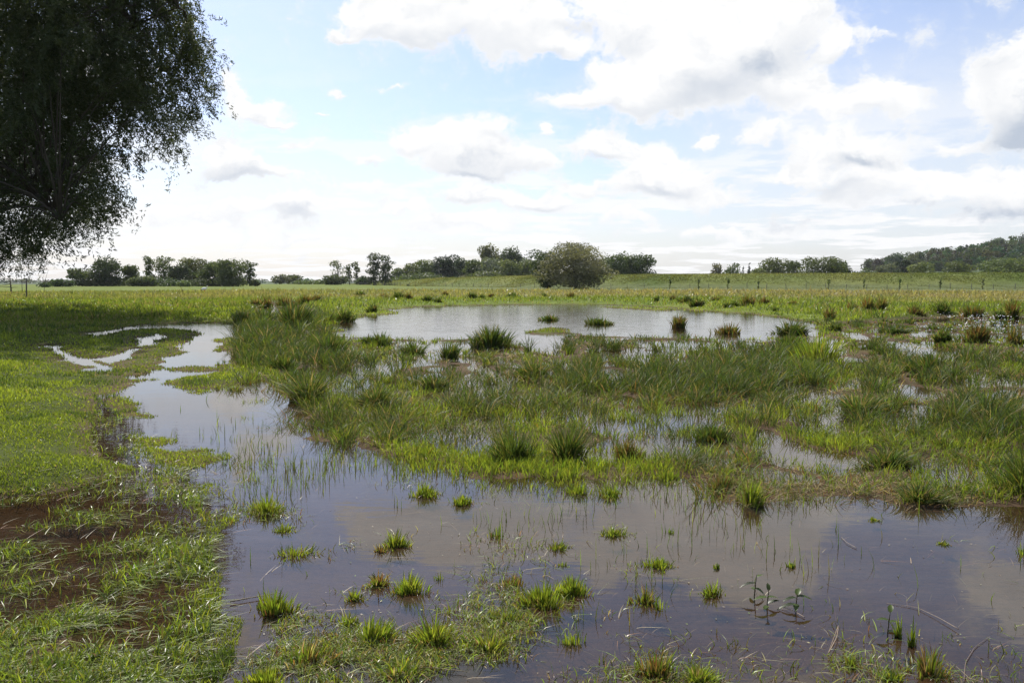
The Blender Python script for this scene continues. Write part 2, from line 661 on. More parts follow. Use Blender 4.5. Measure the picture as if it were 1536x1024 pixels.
def scatter(n, x0, x1, y0, y1):
    px = x0 + rs.rand(n) * (x1 - x0)
    py = y0 + rs.rand(n) * (y1 - y0)
    x, y = gp(px, py)
    return x, y


def stuff(name, me, label=None):
    return tag(link(name, me), label, 'flowers' if 'flower' in name else 'straw' if 'straw' in name else 'grass', None, 'stuff')


# --- meadow on the left bank and all round the far side
def meadow():
    x1, y1 = scatter(300000, -160, 430, 432, 1100)
    x2, y2 = scatter(150000, -160, 1700, 427, 500)
    x, y = np.concatenate([x1, x2]), np.concatenate([y1, y2])
    z, s, wm, wf, dd, dh = terrain(x, y, True)
    d = np.hypot(x, y)
    n1 = fbm(x, y, 1.6, 4)
    n4 = fbm(x + 200, y + 90, 5.0, 4)
    n2 = fbm(x + 9, y - 4, 0.5, 3)
    keep = (z > -0.012) & (wm < 0.6) & (s < 0.05) & (wf < 0.6)
    keep &= rs.rand(len(x)) < np.clip(0.62 + 1.5 * n2 + 0.8 * n1 + 0.02 * d, 0.06, 1)
    keep &= rs.rand(len(x)) < np.clip(0.58 + d / 30, 0, 1)
    x, y, z, d, n1, n2, s, n4 = [q[keep] for q in (x, y, z, d, n1, n2, s, n4)]
    N = len(x)
    seed = smooth(60, 100, d) * (x > -40)
    h = (0.06 + 0.06 * rs.rand(N)) * (1 + 1.3 * n1) * np.clip(0.8 + d / 26, 0.9, 2.2)
    h = h * (0.35 + 0.65 * smooth(0.2, 3.0, -s))
    h = h * (1 + 0.9 * seed * rs.rand(N))
    w = np.maximum(0.0042 + 0.003 * rs.rand(N), minw(d, 0.8))
    mc = meadow_col(x, y)
    t = np.clip(0.5 + 1.3 * n1 + 1.5 * n4 + 0.3 * rs.randn(N), 0, 1)[:, None]
    c = (GREEN * 0.85 * (1 - t) + LIME * t)
    weed = (fbm(x - 77, y + 33, 0.7, 2) > 0.17) & (rs.rand(N) < 0.7)
    c[weed] = DARK
    h = np.where(weed, h * 1.7, h)
    k = smooth(35, 80, d)[:, None]
    c = c * (1 - k) + mc * 1.35 * k
    dead = rs.rand(N) < np.clip(0.06 - 0.5 * n4, 0.02, 0.3)
    c[dead] = STRAW * 0.8
    c = c * (1 + 0.22 * rs.randn(N, 1)).clip(0.5, 1.6)
    return blades('grass', np.stack([x, y, z - 0.01], 1), h, w, rs.rand(N) * 6.28, np.abs(rs.randn(N)) * 0.5 + 0.15, c, M_GRASS, 2)


stuff('grass', meadow(), 'short fresh green meadow grass on the bank and far field')


# --- rough uncut grass on the dike
def dike_grass():
    N = 110000
    seg = rs.choice(len(DIKE) - 1, N, p=np.array([0.36, 0.24, 0.14, 0.12, 0.09, 0.05]))
    t, off = rs.uniform(-0.15, 1.15, N), rs.uniform(-2.5, 19, N)
    a, b = DIKE[seg], DIKE[seg + 1]
    ex, ey = b[:, 0] - a[:, 0], b[:, 1] - a[:, 1]
    l_ = np.hypot(ex, ey)
    px_, py_ = a[:, 0] + ex * t, a[:, 1] + ey * t
    nx, ny = ey / l_, -ex / l_
    flip = np.where(nx * px_ + ny * py_ > 0, -1, 1)
    x, y = px_ + nx * flip * off, py_ + ny * flip * off
    ok = np.abs(x / y) < 0.72
    x, y = x[ok], y[ok]
    N = len(x)
    d = np.hypot(x, y)
    n1 = np.clip(0.5 + 1.8 * fbm(x * 0.3, y, 6, 3), 0, 1)[:, None]
    c = np.array([0.095, 0.130, 0.030]) * (1 - n1) + np.array([0.205, 0.205, 0.070]) * n1
    c = c * (1 + 0.22 * rs.randn(N, 1)).clip(0.5, 1.6)
    return blades('dike_grass', np.stack([x, y, terrain(x, y) - 0.05], 1), (0.10 + 0.2 * rs.rand(N)) * (0.7 + 0.6 * n1[:, 0]), minw(d, 0.8), rs.rand(N) * 6.28, 0.2 + 0.6 * rs.rand(N), c, M_GRASS, 2)


stuff('dike_grass', dike_grass(), 'rough uncut grass on the slope of the dike')


# --- matted grass in the flooded corner bottom left
def flooded():
    x, y = scatter(120000, -160, 420, 590, 1130)
    z, s, wm, wf, dd, dh = terrain(x, y, True)
    n1 = fbm(x + 3, y + 8, 0.8, 3)
    n2 = fbm(x + 1, y - 4, 0.22, 3)
    keep = (wf > 0.35) & (z > -0.055)
    keep &= rs.rand(len(x)) < np.clip(0.16 + 1.3 * n1 + 1.7 * n2 + 6 * z, 0.05, 0.7)
    x, y, z, n1, n2 = [q[keep] for q in (x, y, z, n1, n2)]
    N = len(x)
    flat = rs.rand(N) < 0.3
    h = np.where(flat, 0.10 + 0.12 * rs.rand(N), 0.04 + 0.07 * rs.rand(N))
    bend = np.where(flat, 1.3 + 0.8 * rs.rand(N), np.abs(rs.randn(N)) * 0.4 + 0.2)
    hh = np.where(flat, h * 0.55, h)
    base = np.stack([x, y, np.maximum(z, -0.02) - 0.005], 1)
    c = pick(N, [GREEN, LIME, OLIVE, STRAW * 0.6, DARK], [0.42, 0.32, 0.1, 0.03, 0.13])
    ld = np.where(flat, 0.3 + 0.7 * rs.randn(N), rs.rand(N) * 6.28)
    return blades('flooded_grass', base, hh, np.maximum(0.0042 + 0.003 * rs.rand(N), minw(np.hypot(x, y))), ld, bend, c, M_WET, 3, droop=0.5)


stuff('flooded_grass', flooded(), 'matted half drowned grass over brown water on the bank')


# --- the marsh: rushes and sedge clump by clump
def marsh():
    n = 8200
    x, y = scatter(n, 340, 1700, 452, 765)
    x3, y3 = scatter(650, 356, 520, 474, 560)
    x4, y4 = scatter(900, 850, 1240, 524, 590)
    x, y = np.concatenate([x, x3, x4]), np.concatenate([y, y3, y4])
    tall = np.arange(len(x)) >= n
    n = len(x)
    m = sd(MARSH, x, y)
    s = water_sd(x, y)
    d = np.hypot(x, y)
    z = terrain(x, y)
    nn = fbm(x, y, 2.4, 3)
    _, s2, _, _, _, _ = terrain(x, y, True)
    s = np.minimum(s, s2 + 0.1)
    stray = (s < 2.2) & (m > -2.4) & (rs.rand(n) < 0.32 - 0.1 * np.clip(s, 0, 2.2)) & (fbm(x + 40, y, 0.9, 2) > 0.02)
    keep = (((m > -0.4) & (s < 0.0)) | stray) & (rs.rand(n) < np.clip(0.66 + nn * 2.4 + 6 * z, 0.04, 1))
    x, y, d, m, z, nn, tall = [q[keep] for q in (x, y, d, m, z, nn, tall)]
    pt, pl = fbm(x + 500, y, 2.6, 3), fbm(x, y + 400, 3.5, 3)
    B, Hh_, Ww, Ld, Be, Cc = [], [], [], [], [], []
    for i in range(len(x)):
        px, py = proj(x[i], y[i], 0)
        big = np.clip(0.5 + 1.5 * pt[i] + 0.28 * rs.randn(), 0, 0.999) * (0.35 if tall[i] else 1)
        near_edge = py > 640
        left = px < 780
        lime = (540 < px < 1010 and py > 668) or (1180 < px < 1290 and 490 < py < 575 and rs.rand() < 0.75) or (rs.rand() < (0.6 if pl[i] > 0.06 else 0.10))
        nb = int(14 + 34 * rs.rand())
        rad = 0.06 + 0.16 * rs.rand()
        if lime:
            hh, be, cols, pr = 0.10 + 0.11 * rs.rand(), 0.5, [LIME, GREEN, OLIVE], [0.6, 0.35, 0.05]
        elif big < 0.36:
            hh, be, cols, pr = 0.24 + 0.22 * rs.rand(), 0.7, [DARK, BLUE, OLIVE, STRAW], [0.55, 0.24, 0.12, 0.09]
            cols = [q * 0.78 for q in cols]
        elif big < 0.68:
            hh, be, cols, pr = 0.17 + 0.17 * rs.rand(), 1.2, [DARK, GREEN * 0.8, OLIVE, STRAW * 0.8, RUST], [0.38, 0.30, 0.14, 0.12, 0.06]
        else:
            hh, be, cols, pr = 0.09 + 0.10 * rs.rand(), 1.7, [OLIVE, STRAW, RUST, DARK], [0.3, 0.38, 0.14, 0.2]
        if tall[i] and lime:
            hh, be, cols, pr = 0.22 + 0.2 * rs.rand(), 0.6, [DARK, GREEN, OLIVE], [0.5, 0.35, 0.15]
        if py < 518 and px > 500:
            hh *= 0.6
        if near_edge:
            hh *= 0.75
        if py < 520 and px < 500:
            hh *= 1.0 + 0.7 * rs.rand()
        if py > 715:
            nb = int(nb * 0.6)
            hh *= 0.8
        a = rs.rand(nb) * 6.28
        r = rad * np.sqrt(rs.rand(nb))
        B.append(np.stack([x[i] + r * np.cos(a), y[i] + r * np.sin(a), np.full(nb, min(z[i], 0.03) - 0.02)], 1))
        Hh_.append(hh * (0.55 + 0.6 * rs.rand(nb)))
        Ww.append(np.maximum(0.004 + 0.004 * rs.rand(nb), minw(d[i], 0.62)))
        Ld.append(a + 1.1 * rs.randn(nb))
        Be.append(be * (0.3 + 1.0 * rs.rand(nb)))
        Cc.append(pick(nb, cols, pr, 0.2))
    return blades('marsh_rushes', np.concatenate(B), np.concatenate(Hh_), np.concatenate(Ww), np.concatenate(Ld), np.concatenate(Be), np.concatenate(Cc), M_RUSH, 3, sheath=0.4)


stuff('marsh_grass', marsh(), 'mixed rushes, sedge and dead stalks filling the marsh between pond and open water')


# --- low undergrowth between the clumps, lying straw included
def marsh_floor():
    x, y = scatter(210000, 340, 1700, 455, 765)
    m = sd(MARSH, x, y)
    s = water_sd(x, y)
    z = terrain(x, y)
    d = np.hypot(x, y)
    n1 = fbm(x, y, 1.0, 3)
    keep = (m > -0.15) & (s < 0.05) & (z > -0.035) & (rs.rand(len(x)) < np.clip(0.34 + 1.8 * n1 + 5 * z, 0.02, 0.9)) & (rs.rand(len(x)) < np.clip(d / 18, 0.25, 1))
    x, y, z, d, n1 = [q[keep] for q in (x, y, z, d, n1)]
    N = len(x)
    lying = rs.rand(N) < 0.35
    h = 0.06 + 0.13 * rs.rand(N)
    n3 = fbm(x + 70, y + 20, 3.0, 3)
    t = np.clip(0.5 + 2.2 * n3, 0, 1)[:, None]
    c = (DARK * 1.15) * (1 - t) + (GREEN * 1.05) * t
    c = np.where((rs.rand(N) < 0.14)[:, None], LIME, c)
    mat = fbm(x - 60, y + 8, 1.4, 3) > 0.08
    lying = lying | (mat & (rs.rand(N) < 0.7))
    c = np.where((lying & (rs.rand(N) < np.where(mat, 0.85, 0.5)))[:, None], STRAW, c)
    c = np.where((rs.rand(N) < 0.08)[:, None], RUST, c)
    c = c * (1 + 0.2 * rs.randn(N, 1)).clip(0.5, 1.6)
    be = np.where(lying, 1.5 + rs.rand(N), 0.2 + 0.7 * rs.rand(N))
    return blades('marsh_undergrowth', np.stack([x, y, np.maximum(z, -0.02) - 0.005], 1), np.where(lying, h * 0.7, h), np.maximum(0.005, minw(d, 0.8)), rs.rand(N) * 6.28, be, c, M_RUSH, 2, droop=0.45)


stuff('marsh_undergrowth', marsh_floor(), 'low green and dead grass between the rush clumps of the marsh')


# --- single thin blades standing in the open water
def emergent():
    x, y = scatter(60000, 190, 1560, 560, 1060)
    px, py = proj(x, y, 0 * x)
    s = water_sd(x, y)
    d = np.hypot(x, y)
    n1 = fbm(x + 21, y + 5, 1.5, 3)
    n2 = fbm(x + 8, y + 5, 0.4, 3)
    zone = 2.8 * np.exp(-(((px - 600) / 300) ** 2 + ((py - 700) / 55) ** 2)) + 1.1 * np.exp(-(((px - 700) / 360) ** 2 + ((py - 800) / 90) ** 2)) \
        + 0.9 * np.exp(-(((px - 1150) / 330) ** 2 + ((py - 735) / 28) ** 2)) + 0.9 * np.exp(-(((px - 560) / 260) ** 2 + ((py - 950) / 90) ** 2)) + 0.010
    keep = (s > 0) & (rs.rand(len(x)) < zone * np.clip(0.10 + 0.9 * n1 + 0.9 * n2, 0, 1) * np.clip(d / 11, 0.3, 1))
    x, y, d = x[keep], y[keep], d[keep]
    N = len(x)
    h = 0.05 + 0.12 * rs.rand(N) ** 1.6
    c = pick(N, [DARK, GREEN, OLIVE, LIME], [0.45, 0.3, 0.15, 0.1])
    return blades('water_grass', np.stack([x, y, np.full(N, -0.03)], 1), h + 0.03, np.maximum(0.003 + 0.002 * rs.rand(N), minw(d, 0.65)), rs.rand(N) * 6.28, np.abs(rs.randn(N)) * 0.3, c, M_GRASS, 2)


stuff('water_grass', emergent(), 'thin scattered grass blades standing in the open water')


# --- straw afloat and on the bottom
def straw():
    x, y = scatter(3400, -60, 1600, 640, 1080)
    px, py = proj(x, y, 0 * x)
    s = water_sd(x, y)
    z, s2, wm, wf, _, _ = terrain(x, y, True)
    d = np.hypot(x, y)
    w8 = np.where(s > 0, 0.25 + 0.5 * smooth(850, 1000, py), np.where(wf > 0.4, 0.6, 0.25))
    keep = rs.rand(len(x)) < w8 * np.clip(d / 9, 0.25, 1)
    x, y, z, s, d, py = [q[keep] for q in (x, y, z, s, d, py)]
    N = len(x)
    L_ = 0.05 + 0.16 * rs.rand(N) ** 2
    sunk = (s > 0.1) & (rs.rand(N) < 0.8)
    zz = np.where(sunk, np.maximum(z + 0.012, -0.08), np.maximum(z + 0.012, 0.004))
    a = 0.25 + 0.9 * rs.randn(N)
    tip = 0.01 + 0.015 * rs.rand(N)
    c = pick(N, [STRAW * 0.8, RUST, STRAW * 0.45, OLIVE], [0.3, 0.2, 0.35, 0.15])
    return blades('floating_straw', np.stack([x, y, zz], 1), tip, np.maximum(0.0035, minw(d, 0.7)), a, L_ / tip, c, M_STRAW, 3, face=a + 1.57, droop=0.0)


stuff('floating_straw', straw(), 'dead straw afloat and sunk in the shallow water')


# --- little white flowers beyond the marsh on the right
def flowers():
    x, y = scatter(5200, 1370, 1545, 473, 508)
    px, py = proj(x, y, 0 * x)
    n = fbm(x, y, 2.2, 3)
    s = water_sd(x, y)
    k = np.exp(-(((px - 1450) / 60) ** 2 + ((py - 490) / 11) ** 2))
    keep = (rs.rand(len(x)) < k * np.clip(0.3 + 2.2 * n, 0, 1)) & (s < 0.5)
    x, y = x[keep], y[keep]
    N = len(x)
    z = np.maximum(terrain(x, y), 0) + 0.10 + 0.12 * rs.rand(N)
    P = np.stack([x, y, z], 1)
    nn = np.stack([0.5 * rs.randn(N), -0.5 + 0.4 * rs.randn(N), np.full(N, 0.8)], 1)
    return cards('white_flowers', P, nn, 0.03 + 0.03 * rs.rand(N), 0.9, pick(N, [np.array([0.75, 0.75, 0.7])], [1], 0.1), M_STRAW)


stuff('white_flowers', flowers(), 'patch of tiny white flowers in the wet grass at the right')

# ------------------------------------------------------------------ trees
TONE = {
    'silver': ([0.100, 0.125, 0.066], [0.215, 0.240, 0.140]),
    'dark': ([0.040, 0.064, 0.028], [0.075, 0.105, 0.040]),
    'mid': ([0.068, 0.098, 0.036], [0.125, 0.155, 0.056]),
    'light': ([0.100, 0.138, 0.046], [0.165, 0.195, 0.075]),
    'grey': ([0.090, 0.108, 0.070], [0.190, 0.205, 0.140]),
    'fir': ([0.020, 0.038, 0.020], [0.038, 0.058, 0.028]),
}


def lobes_for(kind, r):
    """ellipsoids (x, y, z, rx, ry, rz) in units of half width (x, y) and height (z) of the tree"""
    o = []
    if kind == 'round':
        for i in range(15):
            a, q = rs.rand() * 6.28, math.sqrt(rs.rand()) * 0.62
            t = 0.13 + 0.72 * rs.rand()
            sh = math.sin(math.pi * min(1, 0.22 + 0.70 * t)) ** 0.5
            e = 0.30 + 0.18 * rs.rand()
            q = min(1, q / 0.62 * 0.78)
            o.append((q * sh * math.cos(a), q * sh * math.sin(a), t, e, e, 0.12 + 0.05 * rs.rand()))
        o.append((0, 0, 0.45, 0.78, 0.74, 0.36))
        o.append((0.1, 0, 0.64, 0.64, 0.64, 0.30))
        o.append((-0.3, 0, 0.60, 0.46, 0.5, 0.26))
        o.append((0, 0, 0.18, 0.72, 0.7, 0.16))
    elif kind == 'bush':
        for i in range(14):
            a, q = rs.rand() * 6.28, math.sqrt(rs.rand()) * 0.72
            t = 0.15 + 0.55 * rs.rand() * (1 - 0.5 * q)
            e = 0.26 + 0.14 * rs.rand()
            o.append((q * math.cos(a), q * math.sin(a), t, e, e, 0.20 + 0.10 * rs.rand()))
        o.append((0, 0, 0.3, 0.85, 0.7, 0.36))
        for i in range(5):
            o.append((-0.75 + 0.37 * i, 0, 0.25, 0.3, 0.3, 0.22))
    elif kind == 'poplar':
        for i in range(15):
            a, q = rs.rand() * 6.28, rs.rand() * 0.55
            t = 0.10 + 0.84 * i / 14
            e = 0.48 + 0.32 * rs.rand()
            o.append((q * math.cos(a), q * math.sin(a), t, e, e, 0.07 + 0.05 * rs.rand()))
    elif kind == 'sparse':
        for i in range(10):
            a, q = rs.rand() * 6.28, rs.rand() * 0.6
            t = 0.30 + 0.65 * i / 9
            e = 0.42 + 0.3 * rs.rand()
            o.append((q * math.cos(a), q * math.sin(a), t, e, e, 0.05 + 0.04 * rs.rand()))
    elif kind == 'stem':          # small round crown on a clear stem
        for i in range(9):
            a, q = rs.rand() * 6.28, math.sqrt(rs.rand()) * 0.6
            t = 0.50 + 0.38 * rs.rand()
            o.append((0.75 * q * math.cos(a), 0.75 * q * math.sin(a), t, 0.46, 0.46, 0.15))
        for i in range(5):
            o.append((0.5 * rs.randn() * 0.5, 0.2 * rs.randn(), 0.12 + 0.3 * rs.rand(), 0.4, 0.4, 0.12))
    elif kind == 'fir':
        for i in range(12):
            t = 0.08 + 0.88 * i / 11
            e = 1.0 * (1.02 - t) * (0.85 + 0.3 * rs.rand())
            o.append((0.05 * rs.randn(), 0.05 * rs.randn(), t, e, e, 0.045))
    elif kind == 'pine':
        for i in range(11):
            a, q = rs.rand() * 6.28, 0.25 + rs.rand() * 0.55
            t = 0.42 + 0.52 * rs.rand()
            e = 0.3 + 0.18 * rs.rand()
            o.append((q * math.cos(a), q * math.sin(a), t, e, e, 0.06 + 0.03 * rs.rand()))
    return o


def crown_points(lobes, R, Hgt, n, drooping=False):
    vol = np.array([l[3] * l[4] * 1.0 for l in lobes]) + 0.02
    idx = rs.choice(len(lobes), n, p=vol / vol.sum())
    Lb = np.array(lobes)[idx]
    v = rs.randn(n, 3)
    v /= np.linalg.norm(v, axis=1, keepdims=True)
    rad = (0.30 + 0.70 * rs.rand(n, 1)) ** 0.4 * (1 + 0.10 * rs.randn(n, 1))
    e = Lb[:, 3:6] * np.array([R, R, Hgt])
    P = Lb[:, :3] * np.array([R, R, Hgt]) + v * e * rad
    Nn = v / (e / e.max(1, keepdims=True))
    Nn = Nn / np.linalg.norm(Nn, axis=1, keepdims=True) + 0.65 * rs.randn(n, 3)
    tone = rs.rand(len(lobes))[idx]
    P[:, 2] = np.maximum(P[:, 2], 0.02 * Hgt)
    return P, Nn, tone


def tree(name, cx, top, base, hw, d, kind, tone, label, cat, n=None, group=None):
    x, y, zt = [float(q) for q in at(cx, top, d)]
    z0 = float(terrain(np.array([x]), np.array([y]))[0])
    Hgt = zt - z0
    R = 1.30 * hw / F * d
    o = empty(name, (x, y, z0), label, cat, group)
    lob = lobes_for(kind, None)
    wpx, hpx = 2 * hw / 1.5, (base - top) / 1.5
    csz = 2.2 * d / 829.0
    if n is None:
        n = int(np.clip(wpx * hpx * {'sparse': 1.1, 'poplar': 3.0}.get(kind, 5.0), 300, 10000))
    P, Nn, tn = crown_points(lob, R, Hgt, n)
    a, b = [np.array(q) for q in TONE[tone]]
    hue = 1 + 0.035 * rs.randn(1, 3)
    t = np.clip(0.15 + 0.55 * tn + 0.3 * rs.rand(n), 0, 1)[:, None]
    c = (a * (1 - t) + b * t) * hue * (1 + 0.12 * rs.randn(n, 1)).clip(0.6, 1.5)
    up = None
    if tone == 'grey' or kind in ('poplar', 'sparse'):
        up = np.array([[0, 0, 1.0]]) + 0.5 * rs.randn(n, 3)
    link('crown', cards('crown', P, Nn, csz * (0.65 + 0.8 * rs.rand(n)), 0.45, c, M_LEAF, up), o)
    mb = Mesh()
    tr = max(0.025 * Hgt, 0.04)
    th_ = {'bush': 0.4, 'fir': 0.93}.get(kind, 0.8)
    k = np.linspace(0, 1, 6)
    wob = 0.04 * R * np.stack([np.sin(k * 5 + cx), np.cos(k * 4 + cx), 0 * k], 1)
    mb.tube(np.stack([0 * k, 0 * k, -0.2 + (th_ * Hgt + 0.2) * k], 1) + wob, tr * (1.15 - 0.95 * k), 6)
    for l in lob[:7]:
        z1 = l[2] * Hgt * 0.55
        e1 = np.array([l[0] * R * 0.9, l[1] * R * 0.9, l[2] * Hgt])
        s1 = np.array([0, 0, z1])
        kk = np.linspace(0, 1, 4)[:, None]
        mb.tube(s1 * (1 - kk) + e1 * kk + np.array([0, 0, 0.06 * Hgt]) * (kk * (1 - kk) * 2), tr * 0.45 * (1.1 - kk[:, 0]), 5)
    link('trunk', mb.mesh('trunk', M_BARK), o)
    return o


